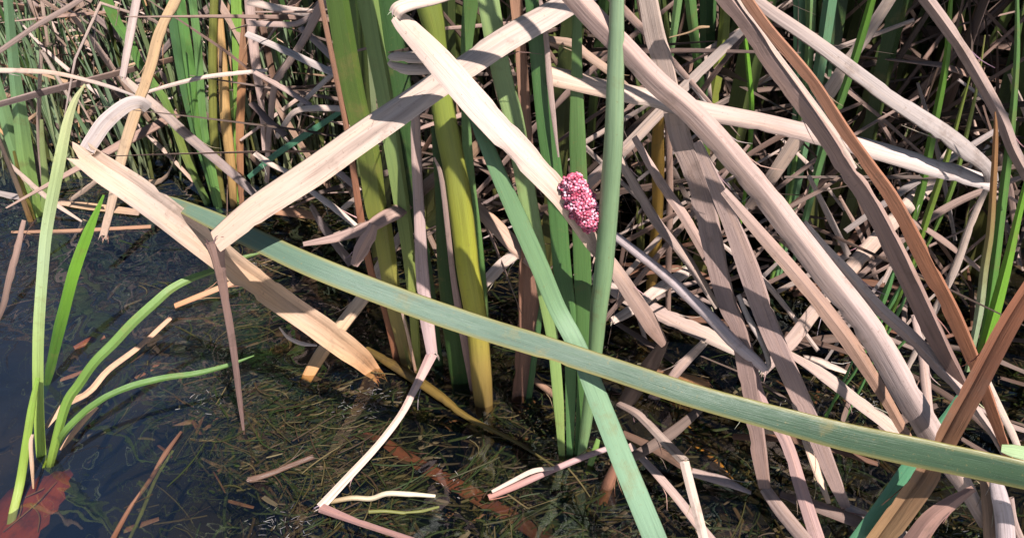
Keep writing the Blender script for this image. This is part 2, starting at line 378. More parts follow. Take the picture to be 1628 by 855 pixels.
dead('pale torn upper tongue beside the folded top of the egg leaf', [(618, 93, 8, .60), (628, 90, 15), (650, 91, 18), (680, 93, 16, .598), (705, 96, 12)], PALE, kind='half:.15', jag=0.4)
dead('pale torn tongue lying just under its twin by the folded egg leaf', [(617, 99, 6, .598), (628, 106, 14), (650, 110, 18), (682, 110, 16, .597), (700, 108, 12)], PALE, kind='half:.15', jag=0.3)
rb = blade([(236, 172, 18, .66), (222, 163, 20), (200, 168, 22), (168, 194, 24), (148, 222, 23), (138, 238, 22, .615)], 'vee3:.1:.12', [GREY, (0.36, 0.31, 0.30)])
blade([(130, 246, 40, .61), (165, 272, 45), (211, 302, 47, .63), (275, 349, 46), (335, 396, 46, .67), (375, 428, 44), (410, 453, 41), (460, 489, 40), (507, 521, 40), (550, 553, 39), (574, 571, 34), (588, 585, 27, .004), (600, 597, 19, -.008)],
      'fold:-.2', [CREAM, PALE, (0.52, 0.39, 0.30), (0.47, 0.32, 0.21), (0.52, 0.37, 0.27), (0.50, 0.34, 0.22), (0.36, 0.19, 0.09)], rb=rb, jag=1.3, tilt='s12', rough=0.025, nick=.08)
tag(rb.build('dead_reed_leaf', M_DRY), 'wide orange tan dead sheath with curled grey end, sloping down to the water at left', 'dead leaf', 'dead fallen reed leaves')
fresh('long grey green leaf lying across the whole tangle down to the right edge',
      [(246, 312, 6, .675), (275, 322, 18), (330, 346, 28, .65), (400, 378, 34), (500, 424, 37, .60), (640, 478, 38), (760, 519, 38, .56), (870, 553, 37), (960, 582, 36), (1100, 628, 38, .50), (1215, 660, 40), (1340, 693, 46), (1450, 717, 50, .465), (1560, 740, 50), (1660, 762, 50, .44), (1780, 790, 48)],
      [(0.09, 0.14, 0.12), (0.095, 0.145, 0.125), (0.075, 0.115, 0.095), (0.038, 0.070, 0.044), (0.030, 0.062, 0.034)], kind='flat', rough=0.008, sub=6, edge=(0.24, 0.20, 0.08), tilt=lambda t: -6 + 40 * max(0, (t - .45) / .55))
fresh('straight pale green leaf slanting down past the egg leaf to the bottom edge',
      [(738, 160, 5, .61), (766, 214, 22), (798, 289, 26, .59), (830, 360, 29), (860, 428, 30), (886, 490, 29, .565), (919, 553, 30), (954, 641, 34, .52), (994, 741, 36), (1041, 855, 38, .462), (1066, 920, 38)],
      [(0.10, 0.19, 0.10), (0.15, 0.25, 0.14), (0.20, 0.31, 0.23), (0.21, 0.32, 0.26)], kind='flat', rough=0.008, sub=6)
dead('rosy grey strip folded twice, from the stem base to the bottom edge',
     [(660, 150, 13, .735), (661, 214, 16), (664, 289, 17, .725), (668, 364, 18), (671, 428, 21, .71), (678, 500, 23), (687, 562, 18, .685), (660, 617, 13), (637, 660, 11, .63), (600, 708, 11), (550, 762, 13), (509, 806, 15, .012), (560, 826, 10), (610, 843, 9), (668, 862, 9, .012)],
     [[MAUVE, (0.42, 0.31, 0.31)], [(0.36, 0.23, 0.22), PALE, PALE], [(0.26, 0.15, 0.14)]], kind=['half:.14', 'vee:.1', 'vee:.2'], kinks=[6, 11], tilt=[0, 14, 0])
# right-hand stalks
dead('thick mauve stalk arching from top centre to the long green leaf at lower right',
     [(905, -14, 36, .57), (940, 25, 36), (985, 70, 37), (1045, 132, 37, .56), (1090, 170, 37), (1133, 214, 38), (1175, 262, 38), (1221, 316, 39, .55), (1262, 370, 40), (1307, 428, 41), (1386, 530, 42, .53), (1451, 642, 42), (1500, 720, 38), (1535, 775, 26), (1567, 835, 18, .50)],
     [(0.39, 0.28, 0.25), MAUVE, (0.42, 0.33, 0.31), (0.40, 0.31, 0.28)], kind='vee3:-.08:.30', ext=.22, sub=6, rough=0.012, tilt=0)
dead('wide flat mauve leaf descending from top centre and folding at the water',
     [(1029, -8, 30, .68), (1042, 60, 32), (1057, 110, 31), (1080, 214, 34), (1100, 265, 33), (1120, 330, 35, .66), (1140, 420, 33), (1155, 480, 29), (1175, 530, 27), (1195, 640, 27), (1207, 720, 25), (1216, 776, 18, .02), (1242, 812, 22), (1292, 872, 23, .03)],
     [[PALE, MAUVE, (0.30, 0.21, 0.19), (0.30, 0.20, 0.17)], [MAUVE]], kind=['vee:-.36:.30', 'half:.12'], kinks=[11], ext=.2, tilt=[-4, 0])
dead('mauve leaf beside the wide flat one, creased at its foot into a grey strip',
     [(1108, 225, 14, .645), (1140, 300, 25), (1165, 360, 28), (1190, 428, 33), (1215, 500, 32, .61), (1240, 560, 31), (1277, 642, 29), (1303, 705, 26), (1325, 760, 22), (1345, 806, 15, .02), (1385, 826, 20), (1442, 856, 21, .03)],
     [[MAUVE, (0.36, 0.26, 0.24), (0.33, 0.235, 0.21)], [GREY]], kind=['vee:-.38:.28', 'half:.15'], kinks=[9], tilt=[-4, 0])
dead('narrow plum brown leaf standing between two folded mauve leaves at lower right', [(1190, 545, 10, .63), (1212, 640, 17), (1249, 700, 19), (1275, 780, 20), (1303, 866, 23, .5)], (0.27, 0.18, 0.17), kind='vee:.1')
dead('short pale strip half hidden behind the plum brown leaf', [(1262, 640, 8, .62), (1280, 694, 13), (1300, 750, 13), (1318, 800, 7, .01)], CREAM, kind='half:.2')
dead('smooth grey tan stalk running right from the round green stem to a fold',
     [(872, 120, 30, .66), (939, 135, 30), (989, 147, 29), (1039, 158, 29), (1114, 176, 30), (1219, 196, 28), (1321, 221, 28, .64), (1396, 240, 29), (1471, 262, 29), (1520, 276, 27), (1576, 292, 22, .63), (1571, 270, 20, .622), (1540, 243, 26), (1500, 212, 27), (1400, 145, 24), (1300, 70, 21), (1224, 18, 19), (1180, -16, 18, .63), (1120, -60, 14)],
     [[CREAM, PALE, MAUVE, (0.50, 0.43, 0.41), (0.54, 0.47, 0.45)], [GREY, GREY, (0.35, 0.26, 0.23)]], kind=['half:.22', 'half:.12'], kinks=[10], rough=0.012)
dead('left one of three narrow brown keeled leaves slanting down at right',
     [(1148, -8, 26, .58), (1200, 60, 24), (1225, 100, 23), (1310, 214, 25), (1345, 270, 26), (1378, 314, 28, .57), (1437, 428, 30), (1484, 528, 29), (1515, 585, 22), (1541, 628, 10, .555)], [(0.36, 0.25, 0.22), (0.33, 0.23, 0.20), (0.24, 0.15, 0.13)], kind='vee:-.22:.40', ext=.22, tilt=-6, rough=0.012)
dead('russet keeled leaf, right of the three slanting together at right',
     [(1182, -8, 17, .575), (1221, 46, 17), (1290, 128, 18), (1345, 212, 19), (1385, 268, 20), (1424, 325, 22), (1477, 428, 25), (1515, 500, 24), (1550, 580, 20), (1580, 660, 18), (1608, 740, 11, .53)], [(0.40, 0.21, 0.14), (0.36, 0.16, 0.09), (0.33, 0.14, 0.08)], kind='vee:-.30:.40', ext=.22, tilt=-8, rough=0.012)
dead('thin pale leaf squeezed between the brown and the russet keeled leaves', [(1162, -8, 14, .59), (1221, 73, 13), (1280, 150, 12), (1330, 218, 11), (1360, 268, 6, .585)], PALE, kind='half:.2', ext=.15)
dead('keeled grey tan stalk sloping off the right edge near the top', [(1467, -8, 20, .66), (1510, 50, 20), (1540, 95, 20), (1590, 185, 19), (1612, 240, 18), (1645, 300, 16, .64)], [MAUVE, (0.34, 0.26, 0.24)], kind='vee:-.05:.35', ext=.25, tilt=0)
dead('torn brown leaf clinging under the thick mauve stalk', [(1150, 303, 12, .59), (1190, 350, 18), (1225, 390, 21), (1262, 432, 23), (1310, 490, 25), (1355, 550, 25, .57), (1400, 620, 19), (1440, 690, 15), (1475, 750, 8, .545)], [MAUVE, (0.34, 0.22, 0.17), (0.30, 0.17, 0.11)], kind='vee:.1', jag=0.2)
dead('slim pale leaf along the upper side of the thick mauve stalk', [(1278, 352, 8, .60), (1310, 392, 13), (1348, 433, 17), (1398, 490, 20), (1450, 537, 21, .57), (1500, 590, 21), (1537, 632, 18), (1560, 662, 12), (1582, 695, 12), (1608, 742, 8, .53)], [PALE, MAUVE, (0.42, 0.33, 0.30)], kind='vee:.1', tilt=-8)
dead('big rust brown rotting stalk leaning up the right edge', [(1650, 440, 27, .50), (1600, 520, 31), (1552, 610, 32), (1530, 650, 32, .49), (1500, 705, 32), (1470, 760, 36), (1440, 802, 38), (1392, 868, 38, .48)], [(0.22, 0.09, 0.05), (0.17, 0.075, 0.045), (0.23, 0.13, 0.075), (0.27, 0.17, 0.085)], kind='fold:.12', jag=.2, tilt=-10)
dead('slim pale leaf sloping to a point under the long green leaf at lower right', [(1255, 562, 9, .62), (1300, 590, 18), (1335, 615, 20), (1370, 643, 20), (1400, 665, 20), (1430, 690, 18), (1462, 712, 8, .57)], [MAUVE, PALE], kind='vee:-.1')
dead('reddish leaf folded to a sharp peak at the bottom right', [(1548, 776, 10, .48), (1515, 797, 20), (1480, 825, 27), (1450, 866, 32, .47)], (0.30, 0.18, 0.15), kind='vee:.1')
dead('lilac grey standing strip at the bottom right corner', [(1578, 745, 14, .49), (1588, 785, 24), (1596, 820, 27), (1600, 868, 28, .48)], (0.42, 0.36, 0.37), kind='half:.2')
dead('brown strip standing left of the lilac one in the bottom right corner', [(1560, 745, 10, .5), (1570, 790, 18), (1577, 866, 22, .49)], (0.27, 0.18, 0.13), kind='half:.2')
dead('short curved tan stub at the bottom right edge', [(1606, 790, 10, .5), (1612, 830, 12), (1628, 868, 12, .49)], MAUVE, kind='half:.3')
dead('cream strip dropping beside the rust brown stalk at the right edge', [(1570, 605, 9, .56), (1590, 650, 11), (1610, 690, 11), (1628, 735, 8, .53)], PALE, kind='half:.2')
fresh('pale green leaf stub poking in from the right edge', [(1592, 712, 12, .52), (1610, 716, 20), (1640, 722, 23), (1690, 732, 22, .5)], PGRN, group='single green reed leaves')
fresh('blue green leaf sloping down to the bottom edge behind the rust brown stalk', [(1530, 632, 18, .53), (1505, 670, 23), (1475, 705, 22), (1445, 742, 21), (1415, 785, 21), (1390, 820, 21), (1355, 868, 21, .49)], [(0.09, 0.24, 0.16), (0.07, 0.19, 0.12)], kind='flat')
dead('dark brown leaf lying flat near the bottom right behind the plum leaf', [(1240, 785, 10, .02), (1300, 805, 19), (1372, 832, 20, .02)], (0.17, 0.11, 0.09), mat=M_WET, kind='half:.15')
dead('jagged pale scrap under the mauve leaves at right', [(1276, 569, 12, .03), (1305, 576, 14), (1348, 592, 6, .03)], PALE, kind='thin', jag=.8)
# twigs and broken strips right of the eggs
dead('round grey lilac twig ending in a loop, right of the eggs', [(955, 362, 10, .63), (979, 376, 13), (1049, 430, 15), (1089, 466, 17), (1130, 505, 18), (1164, 541, 19), (1195, 568, 18), (1216, 586, 13, .60), (1222, 576, 8), (1212, 545, 9), (1198, 520, 10), (1187, 500, 9), (1174, 468, 7, .62)], [[(0.33, 0.28, 0.29), (0.42, 0.36, 0.37)], [GREY]], kind=['tube', 'half:.3'], kinks=[7], name='dead_twig', cat='twig', group='dead twigs in the tangle')
dead('brown rotting stub hanging from the bent end of the egg leaf', [(1058, 540, 12, .645), (1035, 578, 26), (1015, 610, 30), (992, 645, 24, -.01)], (0.15, 0.10, 0.08), kind='half:.25', jag=.3, mat=M_WET)
dead('pale flat leaf lying low behind the bent egg leaf', [(945, 436, 18, .10), (968, 450, 25), (992, 468, 26), (1030, 488, 25), (1055, 500, 25), (1085, 515, 25), (1120, 530, 25), (1172, 556, 20, .08)], [PALE, MAUVE, PALE], kind='half:.14', jag=.2)
dead('pale crosswise strip under the grey lilac twig', [(1105, 425, 16, .80), (1070, 445, 18), (1040, 465, 19), (1000, 495, 17), (974, 510, 12, .10)], PALE, kind='half:.15', jag=.3)
dead('pale strip slanting to a pink stained tip at the water', [(1119, 545, 12, .09), (1085, 580, 16), (1065, 605, 15), (1040, 632, 17, .0)], [PALE, (0.46, 0.30, 0.27)], kind='half:.2', jag=.6)
dead('narrow pale leaf from the round green stem down to the twig', [(972, 225, 10, .71), (990, 262, 15), (1015, 305, 16), (1045, 355, 16), (1075, 390, 16), (1103, 428, 16), (1140, 488, 9, .70)], [PALE, MAUVE, PALE], kind='half:.2')
dead('folded brown leaf running beside the narrow pale one toward the wide mauve leaf', [(1008, 218, 10, .705), (1050, 290, 15), (1085, 340, 16), (1120, 400, 17), (1150, 455, 15), (1175, 500, 10, .69)], [MAUVE, (0.30, 0.20, 0.17)], kind='vee:.15')
dead('thin brown stalk standing just right of the orange stem', [(1062, 195, 11, .78), (1065, 300, 11), (1063, 428, 10), (1062, 500, 8, .03)], (0.34, 0.23, 0.19), kind='half:.3')
dead('pale leaf crossing up to the right behind the thick mauve stalk', [(1205, 26, 8, .745), (1150, 78, 15), (1095, 132, 16), (1040, 188, 18), (985, 245, 19), (925, 300, 17, .76)], [GREY, PALE, MAUVE], kind='vee:.1')
dead('wide pale leaf from the top edge slanting left behind the long folded stalk', [(1422, -12, 18, .80), (1385, 45, 19), (1345, 105, 22), (1310, 160, 22), (1265, 225, 23), (1225, 285, 21), (1190, 330, 14, .85)], [PALE, PALE, TAN], kind='half:.12', ext=.15)
dead('torn pale leaf slanting down left from the fold of the grey tan stalk', [(1520, 228, 12, .80), (1485, 282, 23), (1450, 320, 24), (1390, 385, 25), (1350, 430, 24), (1300, 488, 21), (1258, 543, 22), (1212, 592, 13, .04)], [PALE, TAN, MAUVE], kind='half:.12', jag=.4)
dead('thin grey strip dropping straight from the fold of the grey tan stalk', [(1570, 296, 8, .68), (1545, 352, 11), (1518, 428, 12), (1488, 490, 10), (1440, 592, 8, .05)], PALE, kind='half:.2')
dead('pinkish stalk standing behind the slim pale leaf at lower right', [(1452, 500, 8, .62), (1466, 560, 13), (1472, 610, 15), (1478, 660, 14, .58)], MAUVE, kind='half:.3')
dead('brown curved strip from behind the round green stem', [(866, 62, 10, .70), (909, 69, 14), (930, 85, 15), (968, 113, 13, .68), (1000, 140, 8)], (0.36, 0.25, 0.19), kind='half:.2')
dead('thin bent tan sliver left of the wide mauve leaf top', [(1064, 60, 2, .72), (1095, 52, 3), (1112, 44, 5), (1128, 43, 3, .70)], STRAW, kind='half:.2', name='dead_twig', cat='twig', group='dead twigs in the tangle')
# low pieces on the water, centre and right
dead('pale strip creased like an elbow, standing in the water at bottom right of centre', [(983, 641, 9, .05), (1010, 655, 12), (1029, 672, 13), (1060, 705, 15), (1088, 733, 15, .09), (1097, 770, 15), (1110, 820, 15), (1121, 864, 15, .05)], [[MAUVE, PALE], [PALE, PALE]], kind='vee:.2', kinks=[4])
dead('grey strip low on the water left of the elbow strip', [(1000, 706, 10, .03), (1044, 753, 13), (1077, 791, 14), (1107, 829, 15), (1138, 866, 15, .02)], MAUVE, kind='half:.2')
dead('grey leaf tip on dark water right of the elbow strip', [(1100, 750, 14, .012), (1150, 764, 16), (1194, 783, 5, .012)], [MAUVE, (0.36, 0.29, 0.29)], kind='half:.15')
dead('dark soaked leaf on the water between the elbow strip and the grey strip', [(990, 688, 10, .012), (1040, 712, 14), (1104, 752, 12, .012)], DARKBR, kind='half:.15', mat=M_WET)
dead('orange soaked stalk just under the water right of centre', [(1070, 655, 10, -.02), (1095, 688, 17), (1125, 722, 18), (1165, 768, 12, -.035)], (0.50, 0.22, 0.05), kind='half:.2', mat=M_WET, name='sunken_stalk', cat='sunken stalk', group='soaked stalks under the water')
dead('short rotten red brown stump beside the straight pale green leaf', [(980, 738, 14, .035), (968, 766, 18), (955, 800, 18, -.03)], [(0.36, 0.17, 0.11), (0.24, 0.10, 0.05)], kind='tube', mat=M_WET, jag=.3, name='rotten_stump', cat='stump', group=None)
dead('broken orange stick floating behind the long green leaf', [(1042, 587, 12, .02), (1080, 598, 15), (1123, 613, 18, .02)], [(0.28, 0.14, 0.08), (0.52, 0.25, 0.10)], kind='tube', mat=M_WET, jag=.8, name='floating_stick', cat='stick', group='sticks floating on the pond')
dead('short brown stick floating left of the green shoot bases', [(850, 604, 9, .01), (866, 616, 11), (884, 630, 10, .01)], BROWN, kind='tube', mat=M_WET, name='floating_stick', cat='stick', group='sticks floating on the pond')
dead('thin mauve stick floating up to the straight pale green leaf', [(776, 790, 9, .012), (820, 772, 11), (870, 750, 10), (925, 727, 10), (970, 711, 8, .02)], [(0.36, 0.18, 0.15), (0.42, 0.31, 0.33)], kind='half:.35', name='floating_stick', cat='stick', group='sticks floating on the pond')
dead('pale splinter lying on the thin mauve stick', [(782, 781, 5, .02), (815, 764, 7), (848, 748, 8), (880, 744, 5, .02)], PALE, kind='half:.2', name='floating_stick', cat='stick', group='sticks floating on the pond')
dead('long red brown soaked leaf sunk at bottom centre', [(578, 688, 6, -.003), (610, 702, 15), (640, 722, 19), (680, 745, 19), (710, 762, 21), (760, 790, 23), (814, 822, 23), (885, 866, 22, -.004)], [(0.10, 0.035, 0.022), (0.12, 0.04, 0.025), (0.055, 0.022, 0.015)], kind='half:.12', mat=M_WET, name='sunken_leaf', cat='sunken leaf', group='soaked leaves under the water')
dead('golden brown stem floating diagonally past the base of the thick yellow stem', [(583, 555, 9, .01), (620, 577, 14), (657, 600, 16), (700, 630, 14), (742, 662, 9, .005), (815, 699, 5), (882, 741, 3, .0)], [(0.13, 0.08, 0.022), (0.16, 0.10, 0.025), (0.07, 0.06, 0.02)], kind='tube', mat=M_WET, name='floating_straw', cat='floating straw', group='stems floating on the pond')
dead('wavy whitish root floating at bottom centre', [(525, 797, 7, .006), (560, 791, 8), (590, 792, 8), (615, 784, 8), (650, 785, 8), (692, 788, 5, .006)], [(0.36, 0.25, 0.13), (0.55, 0.45, 0.32), (0.62, 0.54, 0.40)], kind='tube', name='floating_straw', cat='floating straw', group='stems floating on the pond', mat=M_WET)
dead('jointed yellow green stem floating just below the whitish root', [(586, 813, 6, .005), (612, 812, 5), (640, 815, 6), (648, 814, 4), (670, 812, 5), (698, 805, 4, .005)], (0.15, 0.15, 0.045), kind='tube', name='floating_straw', cat='floating straw', group='stems floating on the pond', mat=M_WET)
dead('red brown strip on the weed left of the twice folded rosy strip', [(396, 762, 9, .004), (430, 752, 9), (496, 726, 8, .008)], (0.10, 0.05, 0.032), kind='half:.12', jag=1.2, mat=M_WET, name='floating_stick', cat='stick', group='sticks floating on the pond')
dead('long thin reddish twig sloping to the bottom edge at lower left', [(176, 862, 8, .003), (205, 810, 7), (240, 760, 7), (262, 722, 8), (288, 686, 4, .003)], [(0.20, 0.085, 0.05), (0.27, 0.14, 0.09), (0.13, 0.06, 0.04)], kind='tube', mat=M_WET, name='dead_twig', cat='twig', group='dead twigs in the tangle')
dead('thin green strand alongside the reddish twig at lower left', [(203, 862, 5, -.003), (225, 815, 6), (248, 760, 5), (275, 716, 4, -.004)], (0.13, 0.14, 0.04), kind='half:.3', mat=M_WEED, name='floating_straw', cat='floating straw', group='stems floating on the pond')
dead('soaked red leaf scrap sunk left of the arching green leaf', [(118, 553, 6, -.012), (140, 543, 11), (166, 533, 9, -.01)], (0.40, 0.12, 0.08), kind='half:.1', mat=M_WET, name='sunken_leaf', cat='sunken leaf', group='soaked leaves under the water')
dead('thin soaked reddish sliver under the water by the upright pale leaf', [(95, 604, 5, -.008), (115, 597, 6), (137, 588, 4, -.008)], (0.36, 0.15, 0.10), kind='half:.1', mat=M_WET, name='sunken_leaf', cat='sunken leaf', group='soaked leaves under the water')
dead('soaked red streak under water below the arching leaf', [(215, 601, 4, -.02), (240, 587, 6), (265, 566, 5, -.02)], (0.30, 0.12, 0.07), kind='half:.1', mat=M_WET, name='sunken_leaf', cat='sunken leaf', group='soaked leaves under the water')
dead('orange tan strip behind the hanging strip of the folded leaf', [(278, 486, 8, .01), (310, 473, 9), (345, 459, 9), (385, 444, 8, .04)], [(0.42, 0.21, 0.11), (0.44, 0.27, 0.18)], kind='half:.2')
dead('tan strip poking from behind the arching leaf of the small green plant', [(72, 680, 6, .03), (88, 660, 10), (104, 643, 10), (142, 622, 10), (172, 588, 9), (222, 550, 8), (270, 506, 7, .02)], [(0.50, 0.34, 0.23), (0.46, 0.29, 0.20)], kind='half:.15', jag=.4)
dead('dark dead blade leaning out of open water at the left edge', [(-6, 512, 8, .0), (6, 482, 9), (16, 440, 11), (28, 392, 10), (38, 350, 6, .12)], [(0.09, 0.06, 0.05), (0.28, 0.19, 0.16)], kind='half:.2')
# broad brown leaf sunk at the foot of the small plant
def sunken_broad():
    ol = [(-14, 822), (-4, 800), (4, 792), (14, 780), (24, 772), (38, 766), (52, 764), (64, 757), (78, 756), (88, 748), (100, 750), (110, 744), (116, 752), (108, 762), (112, 771), (101, 779), (104, 790), (94, 801), (92, 812), (80, 818), (78, 832), (64, 842), (60, 856), (46, 866), (40, 884), (-14, 884)]
    c = at_z(45, 805, -.006); P = [at_z(x, y, -.006) for x, y in ol]; vs = [c]; fs = []
    for k in (0.5, 1.0):
        for i, p in enumerate(P):
            q = c.lerp(p, k); q.z += 0.004 * noise.noise((q.x * 45, q.y * 45, 0)); vs.append(q)
    n = len(P)
    for i in range(n):
        j = (i + 1) % n; fs.append((0, 1 + i, 1 + j)); fs.append((1 + i, 1 + n + i, 1 + n + j, 1 + j))
    nv = len(vs); vs += [v - Vector((0, 0, .0015)) for v in vs]
    fs += [tuple(reversed([i + nv for i in f])) for f in fs] + [(1 + n + i, 1 + n + nv + i, 1 + n + nv + (i + 1) % n, 1 + n + (i + 1) % n) for i in range(n)]
    rb = RB(); rb.v = vs; rb.f = fs; rb.uv = [(v.x * 14, v.y * 8) for v in vs]; rb.c = [(0.24, 0.048, 0.015)] * len(vs)
    o = rb.build('sunken_leaf', M_WET, origin=c.copy())
    v = RB()
    for a, b in ((( 5, 845), (90, 765)), ((48, 800), (60, 845)), ((40, 790), (70, 775)), ((30, 822), (20, 790))):
        A, B = at_z(*a, -.003), at_z(*b, -.003); v.sweep([(A, .0012), ((A + B) / 2 + Vector((.004, .003, 0)), .0016), (B, .0008)], 'tube', [(0.20, 0.10, 0.03)], face=lambda p, t: Vector((0, 0, 1)))
    w_ = v.build('leaf_vein', M_WET); w_.parent = o; w_.matrix_parent_inverse = Matrix.Translation(-c)
    tag(o, 'broad rust red soaked leaf with pale veins at the foot of the small green plant', 'sunken leaf', 'soaked leaves under the water')
sunken_broad()
# ------------------------------------------------------------------ small green plant at the left
G = M_GREEN
shoot('reed_plant', 'small bright green plant rising from open water at lower left', (76, 742), [
    ('leaf', G, [(72, 742, 7.9, -.01), (66, 725, 14.2, .62), (61, 642, 15.0), (61, 535, 15.8, .63), (68, 428, 15.8), (75, 360, 16.7), (93, 265, 17.5, .65), (106, 200, 14.2), (119, 160, 8.7), (135, 134, 2.3, .67)], [(0.24, 0.36, 0.06), (0.27, 0.38, 0.09), (0.33, 0.42, 0.18), (0.36, 0.44, 0.30), (0.34, 0.40, 0.22), (0.42, 0.40, 0.26)], 'vee:.08:.12', dict(sub=5, nick=.01)),
    ('leaf', G, [(78, 748, 8.7, -.01), (83, 724, 11.9, .60), (104, 645, 14.2), (126, 610, 14.2), (150, 576, 14.2, .62), (180, 546, 15.0), (210, 514, 15.0), (245, 482, 14.2, .66), (272, 459, 12.7), (305, 442, 11.1), (345, 428, 8.7, .70), (385, 410, 7.1), (415, 402, 2.3, .72)], [(0.20, 0.28, 0.05), (0.15, 0.25, 0.05), (0.11, 0.19, 0.05), (0.14, 0.22, 0.07), (0.10, 0.15, 0.05)], 'vee:.15', dict(sub=5)),
    ('leaf', G, [(84, 728, 6.3, .0), (100, 690, 10.3, .60), (130, 658, 10.3), (152, 641, 10.3), (175, 627, 9.5, .62), (213, 612, 10.3), (263, 600, 9.5), (313, 593, 8.7, .66), (363, 580, 6.3), (404, 565, 1.6, .68)], [(0.14, 0.23, 0.05), (0.09, 0.17, 0.045), (0.10, 0.18, 0.05)], 'vee:.2', dict(sub=5)),
    ('leaf', G, [(60, 600, 6.3, .62), (50, 650, 10.3), (42, 705, 12.7), (32, 768, 13.5, .015), (20, 820, 12.7), (10, 875, 9.5, -.02)], [(0.20, 0.32, 0.05), (0.24, 0.34, 0.06), (0.28, 0.30, 0.06)], 'half:.15', dict()),
    ('dead_leaf', M_DRY, [(52, 690, 4.0, .58), (49, 705, 6.3), (51, 740, 6.3), (53, 776, 2.3, .005)], [CREAM, (0.46, 0.30, 0.18)], 'half:.2', dict(label='short withered tan leaf', jag=.3)),
    ('dead_leaf', M_DRY, [(154, 646, 7.1, .03), (128, 674, 8.7), (110, 697, 7.9), (96, 715, 3.1, .005)], [(0.50, 0.32, 0.21), (0.42, 0.26, 0.16)], 'half:.15', dict(label='tan withered leaf under a green one')),
], group=None, cat='water plant')
fresh('bright green leaf standing in the water behind the small left plant', [(70, 632, 3, -.02), (79, 590, 13, .74), (95, 520, 17), (104, 485, 17), (119, 428, 17), (140, 370, 15), (165, 310, 3, .78)], [(0.04, 0.09, 0.02), (0.07, 0.16, 0.02), (0.16, 0.34, 0.03), (0.15, 0.32, 0.04)], kind='vee:-.2')  # dark foot: shade on the lower part is put into its colour
# ------------------------------------------------------------------ centre clump
shoot('cattail_shoot', 'left green stem of the centre clump with a rust coloured dead edge', (652, 598), [
    ('leaf', G, [(535, -8, 36, .75), (553, 100, 36), (568, 175, 34), (586, 246, 37), (598, 332, 33), (608, 364, 31), (626, 478, 26), (641, 540, 25), (653, 600, 20, -.02)], [(0.075, 0.125, 0.03), (0.085, 0.13, 0.03), (0.15, 0.17, 0.04), (0.25, 0.24, 0.06), (0.28, 0.21, 0.08), (0.17, 0.10, 0.05)], 'vee:-.22', dict(ext=.5, sub=5, rough=.01)),
    ('leaf', G, [(578, 200, 10, .765), (592, 260, 16), (606, 330, 20), (618, 400, 18), (632, 480, 14), (648, 560, 10), (656, 602, 8, -.02)], [(0.12, 0.15, 0.04), (0.24, 0.21, 0.07)], 'half:.2', dict()),
    ('dead_sheath', M_DRY, [(508, -8, 8, .745), (532, 110, 9), (553, 214, 9), (574, 350, 12), (592, 440, 11), (612, 490, 12), (636, 596, 11, -.02)], [(0.33, 0.19, 0.13), (0.32, 0.14, 0.08), (0.24, 0.10, 0.05)], 'half:.2', dict(ext=.3, label='rust brown dead edge')),
    ('dead_sheath', M_DRY, [(634, 478, 4, .735), (648, 530, 5), (662, 596, 5, -.01)], [CREAM, (0.5, 0.3, 0.2)], 'half:.2', dict()),
])
shoot('cattail_shoot', 'green stem with yellowed foot, second from left in the centre clump', (664, 600), [
    ('leaf', G, [(583, -8, 34, .77), (597, 75, 29), (611, 150, 27), (621, 214, 28), (637, 314, 25), (648, 390, 21), (652, 430, 18), (657, 490, 14), (665, 606, 12, -.02)], [(0.20, 0.28, 0.10), (0.22, 0.30, 0.13), (0.22, 0.28, 0.10), (0.27, 0.29, 0.08), (0.32, 0.31, 0.09)], 'vee:-.28', dict(ext=.5, sub=5, rough=.01)),
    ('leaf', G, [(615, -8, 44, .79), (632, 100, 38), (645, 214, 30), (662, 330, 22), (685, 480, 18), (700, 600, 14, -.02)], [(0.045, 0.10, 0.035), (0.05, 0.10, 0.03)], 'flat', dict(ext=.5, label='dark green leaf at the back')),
])
shoot('cattail_shoot', 'thick yellow stem in the middle of the centre clump', (766, 655), [
    ('leaf_sheath', G, [(678, -8, 42, .69), (693, 60, 32), (700, 145, 34), (712, 214, 38), (722, 264, 37), (730, 314, 40), (740, 390, 37), (744, 428, 36), (753, 480, 36), (760, 530, 34), (766, 603, 33), (771, 660, 28, -.02)], [(0.17, 0.20, 0.045), (0.20, 0.24, 0.05), (0.22, 0.23, 0.05), (0.30, 0.30, 0.045), (0.34, 0.31, 0.05), (0.28, 0.19, 0.06), (0.13, 0.075, 0.03)], 'half:.34', dict(ext=.5, sub=5, rough=.008)),
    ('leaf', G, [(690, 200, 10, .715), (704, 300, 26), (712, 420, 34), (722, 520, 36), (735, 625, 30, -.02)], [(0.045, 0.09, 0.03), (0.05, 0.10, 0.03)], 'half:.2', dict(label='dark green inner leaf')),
    ('dead_sheath', M_DRY, [(690, 250, 3, .68), (703, 290, 8), (719, 428, 9), (729, 490, 12), (742, 560, 13), (752, 625, 8, -.005)], [MAUVE, (0.42, 0.29, 0.26), (0.32, 0.2, 0.17)], 'half:.15', dict(label='pinkish dead strip')),
    ('leaf', G, [(750, -8, 26, .72), (743, 60, 20), (740, 140, 14), (745, 260, 16), (762, 400, 14), (774, 520, 9), (776, 600, 5, .0)], [(0.10, 0.18, 0.06), (0.16, 0.27, 0.12), (0.10, 0.2, 0.06), (0.3, 0.3, 0.15)], 'flat', dict(ext=.4)),
])
